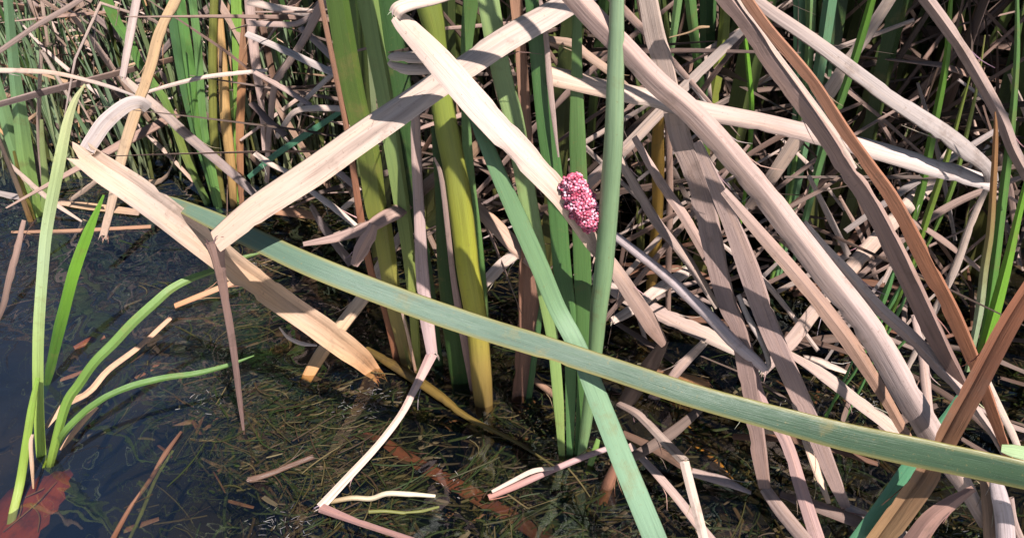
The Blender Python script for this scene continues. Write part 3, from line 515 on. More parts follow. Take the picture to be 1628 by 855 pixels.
shoot('cattail_shoot', 'fan of slim green leaves right of the yellow stem and beside the pink eggs', (910, 730), [
    ('leaf', G, [(775, -8, 35, .675), (790, 80, 33), (803, 140, 31), (815, 180, 31), (828, 250, 31), (840, 320, 29), (855, 400, 26), (868, 480, 21), (880, 550, 18), (888, 640, 17), (894, 735, 9, -.01)], [(0.28, 0.37, 0.17), (0.27, 0.36, 0.17), (0.24, 0.34, 0.13), (0.28, 0.40, 0.15), (0.30, 0.38, 0.13)], 'flat', dict(ext=.45, sub=5, rough=.008)),
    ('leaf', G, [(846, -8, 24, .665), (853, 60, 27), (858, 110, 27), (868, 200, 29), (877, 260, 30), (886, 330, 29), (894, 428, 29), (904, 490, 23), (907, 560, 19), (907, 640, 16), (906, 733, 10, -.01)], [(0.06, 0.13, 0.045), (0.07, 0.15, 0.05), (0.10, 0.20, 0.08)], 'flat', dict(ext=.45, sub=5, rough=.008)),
    ('dead_sheath', M_DRY, [(858, -8, 6, .658), (868, 60, 9), (874, 130, 10), (880, 185, 8), (888, 250, 3, .64)], [MAUVE], 'half:.2', dict(ext=.2, label='pinkish withered edge')),
    ('leaf', G, [(918, -8, 15, .665), (917, 100, 17), (918, 214, 26), (921, 300, 27), (926, 428, 28), (929, 520, 25), (926, 600, 18), (922, 680, 14), (917, 733, 9, -.01)], [(0.12, 0.20, 0.07), (0.09, 0.18, 0.06), (0.08, 0.17, 0.055)], 'flat', dict(ext=.4, sub=5, rough=.008)),
    ('leaf', G, [(981, -8, 23, .56), (979, 100, 27), (976, 214, 30, .566), (969, 314, 31), (960, 428, 30), (952, 490, 28), (947, 553, 23), (940, 610, 20), (931, 680, 18), (922, 738, 11, -.01)], [(0.25, 0.34, 0.24), (0.21, 0.32, 0.19), (0.20, 0.31, 0.15)], 'half:.36', dict(ext=.4, sub=5, rough=.006, label='round upright leaf')),
    ('leaf', G, [(951, 698, 7, .03), (944, 722, 11), (934, 752, 9, -.01)], [(0.20, 0.33, 0.10), (0.25, 0.36, 0.08)], 'half:.2', dict(label='short broken leaf stub', jag=.3)),
])
dead('ragged brown dead sheath standing between the yellow stem and the green fan', [(818, -8, 20, .74), (826, 80, 18), (833, 180, 18), (838, 300, 24), (839, 428, 34), (837, 500, 35), (829, 590, 26), (820, 650, 18, -.02)], [(0.30, 0.17, 0.11), (0.30, 0.18, 0.13), (0.24, 0.13, 0.09), (0.19, 0.10, 0.07)], kind='gutter', ext=.3)
fresh('thin green leaf at the foot of the ragged brown sheath', [(862, 470, 4, .72), (856, 520, 9), (848, 580, 10), (838, 652, 9, -.02)], (0.07, 0.15, 0.06), kind='half:.2')
dead('limp tan leaf wound between the yellow stems with a drooping end', [(482, 388, 7, .73), (530, 379, 14), (580, 363, 20), (612, 346, 25), (632, 336, 24, .76), (660, 312, 20, .80), (690, 285, 20), (740, 250, 24), (768, 222, 14, .80)], [(0.27, 0.19, 0.17), (0.33, 0.23, 0.20), (0.20, 0.13, 0.09), (0.25, 0.16, 0.10)], kind='half:.12', tilt=-14)  # colour darkened in place of the shade it lies in
dead('crumpled pinkish leaf end hanging below the limp tan leaf', [(594, 356, 14, .73), (586, 376, 24), (574, 398, 24), (563, 422, 12, .72)], (0.36, 0.25, 0.22), kind='vee:.1', tilt=0)  # also darkened in place of shade
dead('curled yellow brown sheath scrap behind the thick yellow stem', [(709, 300, 14, .735), (703, 330, 22), (690, 350, 18), (674, 362, 8, .735)], OLIVE, kind='gutter')
dead('brown leaf sloping right from behind the thick yellow stem', [(738, 312, 18, .76), (781, 352, 23), (814, 386, 25), (856, 425, 20, .72)], [(0.36, 0.24, 0.17), (0.42, 0.29, 0.23)], kind='half:.2')
dead('straw coloured leaf with orange tip slanting into the water left of the yellow stems', [(640, 368, 10, .84), (617, 405, 20), (605, 428, 22), (585, 463, 22), (545, 515, 22), (507, 568, 21), (477, 622, 16, -.02)], [TAN, (0.50, 0.37, 0.28), (0.52, 0.36, 0.22), (0.48, 0.22, 0.07)], kind='half:.15', jag=.3)
dead('pale strip crossing low between the yellow stem and the green fan', [(828, 398, 14, .83), (800, 420, 20), (775, 445, 18), (752, 470, 10, .82)], PALE, kind='half:.12')
dead('small pale shaving curling under the wide orange tan sheath', [(444, 520, 2, .68), (458, 536, 6), (480, 546, 7), (504, 549, 3, .69)], PALE, kind='half:.15')
# ------------------------------------------------------------------ apple-snail eggs on the dead leaf
def eggs():
    ax = [(908, 281, 25), (911, 293, 36), (916, 306, 41), (922, 320, 42), (929, 334, 42), (937, 347, 37), (943, 358, 24)]
    W3 = [(at_y(x, y, .580 + .0012 * i), w_) for i, (x, y, w_) in enumerate(ax)]
    pts = []
    base = W3[3][0]
    toc = (CAM - base).normalized()
    e = empty('egg_cluster', base)
    rnd = random.Random(3)
    # core: a lumpy mound swept along the axis
    rb = RB(); core = [(p, w_ * (p - CAM).dot(CF) / F * 0.90) for p, w_ in W3]
    a, wa = core[0]; b, wb = core[-1]; dv = (core[-1][0] - core[0][0]).normalized()
    core = [(a - dv * wa * .3, wa * .3)] + core + [(b + dv * wb * .3, wb * .3)]
    rb.sweep(core, 'half:.46', [(0.40, 0.04, 0.09)], sub=4, rough=.05)
    o = rb.build('egg_mass', M_EGG); o.parent = e; o.matrix_parent_inverse = Matrix.Translation(-base)
    # one egg mesh, shared
    r = 0.00142; vs = []; fs = []; nl, ns = 5, 8
    vs.append((0, 0, r))
    for i in range(1, nl):
        th = math.pi * i / nl
        for j in range(ns): vs.append((r * math.sin(th) * math.cos(2 * math.pi * j / ns), r * math.sin(th) * math.sin(2 * math.pi * j / ns), r * math.cos(th)))
    vs.append((0, 0, -r))
    for j in range(ns):
        fs.append((0, 1 + j, 1 + (j + 1) % ns)); fs.append((len(vs) - 1, 1 + (nl - 2) * ns + (j + 1) % ns, 1 + (nl - 2) * ns + j))
        for i in range(nl - 2): fs.append((1 + i * ns + j, 1 + (i + 1) * ns + j, 1 + (i + 1) * ns + (j + 1) % ns, 1 + i * ns + (j + 1) % ns))
    me = bpy.data.meshes.new('egg'); me.from_pydata(vs, [], fs); me.materials.append(M_EGG); me.polygons.foreach_set('use_smooth', [True] * len(fs))
    got = []; tries = 0; rest_v = []; rest_f = []
    first = bpy.data.objects.new('egg', me)
    while len(got) < 430 and tries < 40000:
        tries += 1
        t = rnd.uniform(-.045, 1.03) * (len(W3) - 1); k = max(0, min(len(W3) - 2, int(t))); f = t - k
        p = W3[k][0].lerp(W3[k + 1][0], f); wd = (W3[k][1] * (1 - f) + W3[k + 1][1] * f) * (p - CAM).dot(CF) / F
        T = (W3[k + 1][0] - W3[k][0]).normalized(); V = CAM - p; Nn = (V - T * V.dot(T)).normalized(); Sd = T.cross(Nn)
        an = rnd.uniform(-.25, math.pi + .25); wd *= 1 + .40 * noise.noise((t * 1.7, an * 1.3, 4.2))
        P = p + Sd * (.5 * wd * math.cos(an)) + Nn * (.44 * wd * math.sin(an)) + Vector([rnd.uniform(-.0005, .0005) for _ in range(3)])
        if any((P - q).length < 0.00190 for q in got): continue
        got.append(P)
        if len(got) > 300:                            # past three hundred: the rest joined as one layer
            n0 = len(rest_v); s = rnd.uniform(.8, 1.2)
            rest_v += [Vector(v) * s + P - base for v in vs]; rest_f += [tuple(i + n0 for i in f) for f in fs]; continue
        o = first if len(got) == 1 else first.copy()
        COL.objects.link(o); o.parent = e; o.location = P - base; s = rnd.uniform(.72, 1.2); o.scale = (s, s, s * rnd.uniform(.9, 1.1)); o.rotation_euler = (rnd.uniform(0, 6), rnd.uniform(0, 6), 0)
    if rest_v:
        m2 = bpy.data.meshes.new('egg_layer'); m2.from_pydata(rest_v, [], rest_f); m2.materials.append(M_EGG); m2.polygons.foreach_set('use_smooth', [True] * len(rest_f))
        o = bpy.data.objects.new('egg_layer', m2); COL.objects.link(o); o.parent = e; o['kind'] = 'stuff'
    tag(e, 'pink cluster of snail eggs stuck on the pale dead leaf', 'egg cluster')
eggs()
# ------------------------------------------------------------------ greens and dead leaves standing behind, right
gg = 'slim green leaves in the shaded stand at the right'
def g_(label, pts, col, kind='vee:.1', **kw): return fresh(label, pts, col, kind=kind, group=gg, **kw)
g_('tall slim green leaf curving up past the tan fold at right', [(1514, -15, 4, .74), (1510, 20, 7), (1504, 100, 10), (1485, 200, 12), (1461, 314, 14), (1432, 400, 12), (1405, 470, 9), (1370, 545, 6, .80)], [VGRN, (0.11, 0.22, 0.04), GRN], ext=.2)
g_('short yellow green leaf with tip just left of the tan fold', [(1545, 112, 2, .70), (1530, 165, 5), (1515, 220, 7), (1498, 275, 10), (1476, 340, 11), (1450, 420, 8), (1425, 482, 6), (1390, 560, 5, .78)], [(0.25, 0.28, 0.07), (0.20, 0.32, 0.05), VGRN])
g_('thin green leaf with withered tip left of the tan fold', [(1566, 56, 2, .72), (1555, 130, 4), (1540, 200, 6), (1518, 285, 8), (1495, 345, 7), (1465, 405, 5), (1420, 480, 4, .80)], [(0.30, 0.28, 0.10), (0.15, 0.24, 0.05), GRN])
g_('tall green leaf standing along the right edge', [(1617, -10, 5, .66), (1617, 80, 8), (1612, 160, 10), (1605, 230, 12), (1595, 310, 13), (1582, 420, 13), (1570, 500, 10), (1556, 560, 7, .66)], [GRN, (0.10, 0.21, 0.05), (0.10, 0.24, 0.04)], ext=.2)
g_('vivid green leaf entering from the right edge', [(1645, 240, 6, .60), (1622, 330, 10), (1606, 400, 13), (1596, 440, 16), (1580, 500, 18), (1560, 570, 12, .62)], [VGRN, (0.16, 0.33, 0.03)])
g_('half withered orange green blade standing at the tan fold', [(1582, 178, 2, .60), (1583, 214, 7), (1579, 300, 10), (1574, 370, 11), (1565, 428, 12), (1556, 500, 12), (1538, 590, 8, .62)], [RUST, (0.34, 0.17, 0.08), (0.30, 0.26, 0.12), (0.38, 0.44, 0.32), PGRN])
gt = 'tall pale green leaves behind the right-hand stalks'
def gt_(label, pts, col, **kw): return fresh(label, pts, col, kind='vee:.15', group=gt, ext=.35, **kw)
gt_('left wide pale green leaf of the tall sunlit trio at upper right', [(1271, -8, 19, .92), (1271, 60, 18), (1270, 120, 17), (1267, 190, 14), (1259, 260, 12), (1250, 340, 9), (1235, 440, 6, .95)], [(0.15, 0.29, 0.18), (0.14, 0.27, 0.13)])
gt_('narrow middle leaf of the tall sunlit trio at upper right', [(1290, -8, 15, .91), (1287, 80, 14), (1281, 140, 13), (1272, 214, 12), (1259, 300, 11), (1245, 375, 8), (1225, 450, 5, .95)], [(0.20, 0.33, 0.15), (0.18, 0.32, 0.07)])
gt_('right leaf of the tall sunlit trio, grey green', [(1321, -8, 21, .90), (1311, 60, 20), (1301, 120, 18), (1291, 180, 16), (1281, 225, 13), (1269, 290, 11), (1255, 365, 9), (1240, 440, 6, .95)], [(0.15, 0.29, 0.19), (0.14, 0.27, 0.14)])
gt_('thin dark leaf just right of the tall sunlit trio', [(1326, -8, 9, .93), (1322, 60, 9), (1316, 130, 9), (1305, 210, 8), (1290, 300, 6, .97)], (0.06, 0.13, 0.07))
gt_('green leaf leaning right across the wide pale dead leaf', [(1389, -10, 12, .76), (1378, 30, 13), (1360, 90, 13), (1340, 150, 13), (1320, 205, 12), (1300, 270, 12), (1280, 350, 10), (1262, 415, 6, .86)], [VGRN, (0.13, 0.26, 0.10), (0.15, 0.29, 0.15)])
gt_('green leaf behind the top of the wide mauve leaf', [(1097, -5, 18, .95), (1104, 60, 15), (1112, 120, 13), (1118, 190, 12), (1116, 330, 12, .98)], [GRN, (0.10, 0.22, 0.05)])
gt_('broad dark leaf in shade right of the wide mauve leaf top', [(1126, -5, 26, 1.0), (1124, 80, 23), (1121, 160, 21), (1110, 330, 16, 1.02)], DGRN)
gt_('yellowed stalk in shade left of the tall sunlit trio', [(1154, -5, 16, .98), (1150, 60, 17), (1142, 110, 17), (1132, 170, 17), (1115, 280, 15), (1098, 400, 10, 1.0)], [YGRN, OLIVE])
gt_('short bright leaf beside the wide mauve leaf top', [(1079, -5, 13, .84), (1073, 40, 12), (1068, 78, 9), (1062, 140, 5, .86)], LGRN)
gt_('thin bright leaf under the three slanting keeled leaves', [(1184, 55, 6, .86), (1190, 110, 8), (1195, 180, 8), (1188, 280, 6), (1170, 400, 4, .9)], VGRN)
fresh('orange decaying stem standing behind the thick mauve stalk', [(1050, 170, 14, .80), (1046, 214, 19), (1046, 260, 21), (1046, 310, 18), (1044, 360, 18), (1040, 410, 20), (1034, 470, 14, -.01)], [(0.40, 0.22, 0.06), (0.44, 0.25, 0.06), (0.32, 0.17, 0.05)], kind='half:.36', name='rotting_cattail', cat='cattail', group=None)
low = 'thin green blades sprouting at the lower right'
for x0, y0, x1, y1, wd, lb in ((1424, 420, 1394, 505, 10, 'teal blade between the thick mauve stalk and the slim pale leaf'), (1436, 446, 1398, 516, 7, 'thin blade next right of the teal one'), (1444, 463, 1408, 535, 6, 'yellow green blade tip above the slim pale leaf'),
                              (1466, 510, 1424, 557, 5, 'tiny blade tip crossing the slim pale leaf'), (1358, 568, 1322, 645, 5, 'left thin blade of the tuft under the torn brown leaf'), (1368, 575, 1338, 620, 5, 'middle thin blade of the tuft under the torn brown leaf'), (1381, 588, 1356, 640, 5, 'right thin blade of the tuft under the torn brown leaf')):
    g_(lb, [(x0, y0, 2, .66), (x0 * .6 + x1 * .4, y0 * .6 + y1 * .4 + 2, wd), (x1, y1, wd * .8, .67), (x1 * 1.9 - x0 * .9, y1 * 1.9 - y0 * .9, wd * .5, .68)], [(0.10, 0.24, 0.10), (0.12, 0.26, 0.05)])
# ------------------------------------------------------------------ left middle distance
md = 'dead stalks in the tangle at the left'
def d_(label, pts, col, kind='half:.2', **kw): return dead(label, pts, col, kind=kind, group=md, **kw)
d_('yellow tan dead leaf leaning right behind the wide orange sheath, broken at the water', [(290, -22, 15, 1.0), (277, 5, 16), (253, 55, 16), (241, 100, 17), (225, 150, 17), (204, 214, 17), (190, 264, 16), (178, 320, 13), (164, 376, 11, .08)], [(0.52, 0.37, 0.22), (0.52, 0.36, 0.21), (0.54, 0.40, 0.27), (0.54, 0.40, 0.32)], jag=.9, kind='half:.14', ext=.3)
shoot('cattail_shoot', 'broad pale green shoot standing at the left edge of the water', (60, 348), [
    ('leaf', G, [(12, -8, 13, 1.12), (16, 40, 14), (20, 80, 15), (25, 130, 17), (33, 190, 21), (41, 250, 23), (51, 300, 19), (62, 352, 12, -.01)], [(0.18, 0.30, 0.19), (0.19, 0.32, 0.19), (0.24, 0.37, 0.14), (0.26, 0.38, 0.10)], 'vee:.1', dict(ext=.4)),
    ('leaf', G, [(-22, 80, 14, 1.13), (2, 160, 17), (17, 214, 20), (34, 270, 16), (58, 348, 10, -.01)], [(0.20, 0.32, 0.19), (0.22, 0.35, 0.14)], 'vee:.1', dict(ext=.3)),
    ('leaf', G, [(22, 240, 4, 1.10), (34, 292, 7), (44, 322, 9), (55, 355, 7, -.01)], [(0.40, 0.34, 0.10), (0.42, 0.33, 0.08)], 'half:.2', dict(label='yellowing leaf')),
    ('leaf', G, [(66, 190, 5, 1.16), (68, 240, 9), (72, 290, 11), (68, 350, 8, -.01)], [(0.30, 0.33, 0.17), (0.24, 0.35, 0.12)], 'half:.2', dict()),
], group=None)
d_('thin orange based dead blade beside the pale shoot at the left edge', [(-6, 212, 6, 1.05), (20, 276, 7), (38, 322, 8), (51, 358, 8, -.01)], [TAN, (0.50, 0.36, 0.25), (0.50, 0.27, 0.07)])
d_('pale thin leaf lying down to the water across the pale shoot', [(12, 258, 5, 1.10), (45, 288, 8), (85, 322, 8), (130, 352, 3, .0)], PALE)
d_('tan dead leaf floating level at the edge of the left reeds', [(84, 319, 11, .01), (130, 326, 12), (175, 332, 12), (222, 338, 10, .01)], [(0.48, 0.34, 0.26), (0.50, 0.33, 0.2), (0.40, 0.28, 0.22)], kind='half:.12')
d_('grey dead strip floating at the left edge', [(-10, 306, 10, .01), (20, 312, 10), (42, 315, 6, .01)], GREY)
d_('thin brown strip floating below the level tan leaf', [(18, 369, 4, .004), (70, 368, 5), (130, 366, 6), (240, 360, 6, .004)], BROWN)
d_('short pale stick propped on the floating tan leaf', [(112, 318, 6, .02), (132, 304, 8), (153, 288, 7, .08)], CREAM)
d_('thin upright dead stalk folded to a point at far left', [(116, 166, 6, 1.22), (90, 120, 6), (66, 80, 6, 1.2), (63, 140, 6), (62, 214, 7), (70, 300, 7, .01)], [[PALE], [TAN]], kinks=[2])
d_('long thin dead strip bowing level across the left reeds', [(-12, 112, 8, 1.05), (40, 113, 8), (85, 116, 7), (140, 128, 6), (180, 140, 6), (216, 153, 3, 1.02)], [PALE, TAN, GREY])
d_('thin dead strip arching level across the green shoots at left centre', [(232, 147, 5, 1.1), (270, 136, 6), (320, 124, 7), (370, 117, 7), (425, 112, 6, 1.08)], PALE)
d_('grey brown stick slanting up to the top at far left', [(-10, 88, 7, 1.08), (22, 66, 8), (60, 40, 8), (105, 14, 8), (140, -8, 7, 1.1)], (0.24, 0.18, 0.16), ext=.1)
fresh('green leaf curving down from the top edge behind the yellow tan leaf', [(160, -20, 18, 1.18), (185, 35, 16), (205, 65, 14), (222, 100, 13), (240, 128, 12), (262, 160, 12), (278, 200, 12), (298, 255, 12), (334, 332, 10, -.01)], [(0.10, 0.22, 0.06), (0.10, 0.20, 0.06), (0.20, 0.24, 0.07), (0.08, 0.15, 0.05)], kind='vee:.1', ext=.3, group=None)
d_('grey dead leaf bent double below the top edge at left, falling toward the water', [(219, -8, 12, 1.15), (208, 50, 13), (195, 123, 10, 1.08), (225, 150, 14), (260, 180, 15), (300, 217, 16), (337, 248, 15), (380, 285, 14), (415, 318, 10, .03)], [[(0.36, 0.29, 0.27)], [PALE, (0.30, 0.24, 0.23), (0.26, 0.22, 0.22)]], kinks=[2], ext=.2)
lc = 'green shoots at left centre'
shoot('cattail_shoot', 'tight green shoot left of the olive stem at left centre', (348, 332), [
    ('leaf', G, [(272, -5, 16, 1.2), (280, 60, 16), (292, 130, 15), (312, 214, 13), (332, 280, 11), (346, 335, 8, -.01)], [(0.09, 0.19, 0.09), (0.08, 0.17, 0.05)], 'vee:.1', dict(ext=.4)),
    ('leaf', G, [(285, -8, 15, 1.19), (299, 90, 16), (316, 200, 15), (333, 260, 13), (350, 338, 9, -.01)], [(0.12, 0.26, 0.09), (0.11, 0.23, 0.06), (0.07, 0.14, 0.04)], 'vee:.1', dict(ext=.4)),
    ('leaf', G, [(305, -8, 12, 1.18), (314, 70, 12), (324, 200, 11), (338, 270, 10), (352, 338, 7, -.01)], [(0.17, 0.32, 0.13), (0.15, 0.28, 0.08)], 'vee:.1', dict(ext=.4)),
], group=lc)
shoot('cattail_shoot', 'olive and orange stems standing close together at left centre', (362, 330), [
    ('leaf_sheath', G, [(341, -8, 13, 1.2), (338, 100, 13), (340, 214, 13), (348, 280, 12), (356, 332, 9, -.01)], [OLIVE, (0.22, 0.22, 0.06), (0.17, 0.14, 0.05)], 'half:.36', dict(ext=.4)),
    ('leaf_sheath', M_DRY, [(350, 30, 10, 1.21), (354, 100, 15), (359, 190, 17), (367, 260, 15), (372, 335, 10, -.01)], [(0.52, 0.33, 0.15), (0.50, 0.32, 0.13), (0.36, 0.22, 0.08)], 'half:.36', dict(label='orange dead stem')),
    ('leaf', G, [(376, -8, 18, 1.24), (378, 70, 17), (379, 150, 15), (378, 230, 12), (376, 330, 9, -.01)], [(0.20, 0.34, 0.08), (0.18, 0.3, 0.06)], 'vee:.1', dict(ext=.4, label='bright green leaf')),
], group=lc)
d_('russet dead leaf standing right of the orange stem', [(390, 20, 9, 1.22), (387, 80, 13), (383, 160, 13), (381, 240, 12), (384, 325, 8, .0)], [BROWN, (0.38, 0.19, 0.09), (0.28, 0.14, 0.08)], kind='vee:.1')
d_('pink tinged dead leaf hanging right of the orange stem', [(396, -8, 16, 1.2), (401, 50, 16), (408, 110, 15), (416, 170, 10), (420, 240, 6, 1.2)], (0.50, 0.37, 0.33), ext=.2)
tl = 'thin dead leaves in the tangle left of the centre clump'
TL = [('pale folded strip slanting from the rust edged stem down left', [(518, -6, 16, .95), (490, 50, 13), (470, 84, 11), (447, 118, 11), (436, 140, 10), (428, 214, 10), (424, 290, 7, 1.1)], MAUVE),
      ('grey strip sloping right to the rust edged stem', [(392, 54, 10, 1.0), (440, 75, 11), (467, 87, 12), (535, 119, 11, .92)], GREY),
      ('short strip sloping right just above the grey one', [(478, 44, 10, 1.0), (510, 73, 12), (540, 103, 12, .95)], (0.32, 0.25, 0.23)),
      ('level pale strip bent upward at its right end', [(395, 37, 9, 1.05), (440, 39, 9), (472, 38, 9), (500, 22, 8), (518, 8, 6, .98)], MAUVE),
      ('wide pale strip near the top edge left of the centre clump', [(395, 3, 11, 1.1), (445, 14, 12), (500, 22, 13, 1.0)], PALE),
      ('thin brown strip sloping to the middle of the tangle', [(405, 115, 7, 1.0), (450, 140, 9), (494, 168, 8, .95)], MAUVE),
      ('pale strip bent like a knee above the broad diagonal leaf', [(440, 218, 8, .98), (454, 196, 9), (470, 177, 9, .95), (500, 172, 10), (548, 173, 10, .92)], PALE),
      ('grey strip slanting up to the rust edged stem', [(540, 108, 8, .93), (505, 140, 8), (474, 170, 7, .98)], GREY),
      ('dark strip sloping toward the broad diagonal leaf', [(400, 164, 11, 1.0), (425, 190, 11), (455, 216, 11, .95)], (0.16, 0.11, 0.10)),
      ('pale strip dropping to the limp tan leaf', [(484, 296, 8, .9), (528, 328, 11), (566, 359, 8, .85)], PALE),
      ('small pale strip at the upper edge of the broad diagonal leaf', [(405, 244, 8, .98), (430, 260, 9), (458, 274, 8, .95)], PALE),
      ('grey strip falling into the dark water below the limp tan leaf', [(494, 326, 8, .92), (518, 366, 13), (558, 418, 14, .02)], (0.27, 0.22, 0.22)),
      ('short pale strip rising from the dark gap to the rust edged stem', [(543, 334, 8, .92), (556, 323, 9), (574, 311, 8, .9)], PALE),
      ('flat orange brown strip in the dark gap under the broad diagonal leaf', [(430, 334, 13, .05), (468, 338, 15), (505, 344, 12, .04)], (0.36, 0.19, 0.11)),
      ('pale strip passing under the broad diagonal leaf to the limp tan leaf', [(520, 262, 9, .9), (548, 282, 11), (572, 304, 9, .88)], MAUVE)]
for lb, pts, c in TL: dead(lb, pts, c, kind='half:.16', group=tl)
fresh('teal leaf drooping through the tangle left of the centre clump', [(550, 172, 8, .95), (520, 192, 9), (487, 214, 10), (440, 245, 10), (395, 282, 7, 1.0)], (0.08, 0.22, 0.15), kind='flat')
# ------------------------------------------------------------------ the stand behind: shoots with leaves, dead leaves, then the mass
rn = random.Random(21)
def far_leaf(length, width, lean, bow, col, seed, kink=None, dry=False):
    rb = RB(); r_ = random.Random(seed); pts = []; n = 7
    for i in range(n + 1):
        t = i / n; a = R(lean) + R(bow) * t * t
        if kink and t > kink: a += R(kink_angle(seed))
        if i == 0: p = Vector((0, 0, 0))
        else: p = p + Vector((math.sin(a), .0, math.cos(a))) * (length / n)
        q = p + Vector((0, 0.012 * math.sin(t * 5 + seed), 0))
        wd = width * (0.75 + 0.5 * t if t < .35 else 0.925 * (1 - ((t - .35) / .65) ** 2.2) + .03)
        pts.append((q, wd))
    tw = r_.uniform(-70, 70)
    rb.sweep(pts, 'vee:.1' if not dry else 'half:.15', col, face=lambda P, t: Vector((math.cos(R(tw * t)) * .9, math.sin(R(tw * t)), .15)), sub=2, rnd=r_, rough=.01)
    return rb
def kink_angle(seed): return (70 if seed % 2 else -80) + (seed * 37 % 50)
PG = [[(0.24, 0.26, 0.12), (0.18, 0.26, 0.16), (0.16, 0.25, 0.16), (0.20, 0.26, 0.15)], [(0.16, 0.14, 0.05), (0.055, 0.11, 0.035), (0.05, 0.105, 0.035), (0.07, 0.11, 0.03)],  # pale greens for the sunlit left, dark ones put shade into the colour
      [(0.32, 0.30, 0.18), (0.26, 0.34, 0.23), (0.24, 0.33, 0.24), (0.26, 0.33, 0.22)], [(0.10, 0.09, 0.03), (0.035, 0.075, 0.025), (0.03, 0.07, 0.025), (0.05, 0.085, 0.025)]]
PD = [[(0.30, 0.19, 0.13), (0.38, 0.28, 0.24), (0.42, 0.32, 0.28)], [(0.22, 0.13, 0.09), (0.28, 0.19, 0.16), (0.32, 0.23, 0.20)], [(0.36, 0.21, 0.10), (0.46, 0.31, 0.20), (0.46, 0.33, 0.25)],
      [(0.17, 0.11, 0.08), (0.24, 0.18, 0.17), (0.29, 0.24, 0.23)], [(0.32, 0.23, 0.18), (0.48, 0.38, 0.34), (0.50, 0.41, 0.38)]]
protoG = []
for i in range(12):
    rb = far_leaf(rn.uniform(1.15, 1.75), rn.uniform(.012, .020), rn.uniform(1, 9), rn.uniform(2, 16), PG[i % 4], i)
    o = rb.build('leaf', M_GREEN); protoG.append(o.data); bpy.data.objects.remove(o)
protoD = []
for i in range(16):
    rb = far_leaf(rn.uniform(.35, .85), rn.uniform(.009, .017), 0, rn.uniform(-25, 45), PD[i % 5], i + 40, kink=[None, .45, .6, None][i % 4], dry=True)
    o = rb.build('dead_reed_leaf', M_DRY); protoD.append(o.data); bpy.data.objects.remove(o)
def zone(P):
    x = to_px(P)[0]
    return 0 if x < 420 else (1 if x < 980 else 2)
SG = ['slender green shoot in the sunlit reed stand at the left rear', 'slender green shoot in the shade behind the centre clump', 'slender dark green shoot in the shaded stand at the right rear']
SGG = ['sunlit green shoots at the left rear', 'green shoots behind the centre clump', 'green shoots in the shade at the right rear']
SD = ['bleached dead leaf among the sunlit reeds at the left rear', 'dead leaf in the tangle behind the centre clump', 'dead leaf lying in the shade at the right rear']
SDG = ['dead leaves among the reeds at the left rear', 'dead leaves behind the centre clump', 'dead leaves in the shade at the right rear']
def place_shoot(x, y, nl, sc):
    z = zone(Vector((x, y, .1)))
    e = empty('cattail_shoot', (x, y, -.02)); e.rotation_euler = (R(rn.uniform(-5, 5)), R(rn.uniform(-5, 5)), rn.uniform(0, 6.28)); e.scale = (sc, sc, sc)
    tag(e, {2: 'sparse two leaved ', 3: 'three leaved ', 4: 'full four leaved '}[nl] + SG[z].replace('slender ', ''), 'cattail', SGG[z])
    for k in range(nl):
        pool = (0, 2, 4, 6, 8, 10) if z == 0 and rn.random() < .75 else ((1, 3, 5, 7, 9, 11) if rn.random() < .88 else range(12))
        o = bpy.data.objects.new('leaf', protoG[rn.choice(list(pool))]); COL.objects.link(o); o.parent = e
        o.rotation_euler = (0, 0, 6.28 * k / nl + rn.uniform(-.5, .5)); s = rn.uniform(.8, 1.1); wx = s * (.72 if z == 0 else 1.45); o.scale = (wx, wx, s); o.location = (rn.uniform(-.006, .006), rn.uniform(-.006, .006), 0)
def free(x, y):
    """keep the open water at the lower left and the traced near tangle clear"""
    if y < 1.0: return False
    px, py = to_px(Vector((x, y, 0)))
    if px < 420: return y > 1.27
    if px < 560: return y > 1.22
    return y > 0.98
cnt = 0
while cnt < 105:                                       # the sunlit stand at the left rear
    y = rn.uniform(1.28, 2.5); x = rn.uniform(-.75 * y - .1, -.28 * y)
    if not free(x, y) or to_px(Vector((x, y, 0)))[0] > 430: continue
    place_shoot(x, y, rn.choice((3, 3, 4)), rn.uniform(.7, 1.1) * (.5 if x < -.5 * y else .8)); cnt += 1
cnt = 0
while cnt < 210:
    y = .98 + 1.5 * rn.random() ** 1.5; hw = .70 * y + .25
    x = rn.uniform(-hw * .8, hw)
    if not free(x, y): continue
    if to_px(Vector((x, y, 0)))[0] < 560 and rn.random() < .12: continue
    place_shoot(x, y, rn.choice((2, 3, 3, 4)), rn.uniform(.75, 1.15) * (1.15 if to_px(Vector((x, y, .1)))[0] > 560 else 1)); cnt += 1
DK = [i for i in range(16) if i % 5 in (1, 3, 0)]; LT = [i for i in range(16) if i % 5 in (0, 2, 4)]  # darker leaves put the shade of centre and right into the colour
cnt = 0
while cnt < 130:
    y = rn.uniform(1.0, 2.3); hw = .68 * y + .2; x = rn.uniform(-hw, hw)
    if not free(x, y): continue
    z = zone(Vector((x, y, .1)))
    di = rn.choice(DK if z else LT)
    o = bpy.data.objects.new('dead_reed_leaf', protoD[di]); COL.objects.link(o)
    hgt = rn.choice((0, 0, .03, .1, .2, .3, .45))
    o.location = (x, y, hgt * rn.uniform(.4, 1))
    flat = rn.random()
    o.rotation_euler = (R(rn.uniform(-20, 20)), R(rn.choice((-1, 1)) * (rn.uniform(6, 45) if flat < (.75 if z == 0 else .5) else rn.uniform(45, 95))), rn.uniform(-1.0, 1.0) + (3.14 if rn.random() < .5 else 0))
    s = rn.uniform(.7, 1.1); o.scale = (rn.uniform(.8, 1.3) * s, s, s)
    tag(o, ('tan ', 'dark brown ', 'straw coloured ', 'grey brown ', 'pale ')[di % 5] + ('straight ', 'bent over ', 'bent over ', 'curved ')[di % 4] + SD[z].replace('bleached ', ''), 'dead leaf', SDG[z]); cnt += 1
LOW = 'broken dead strips low on the water at the right'
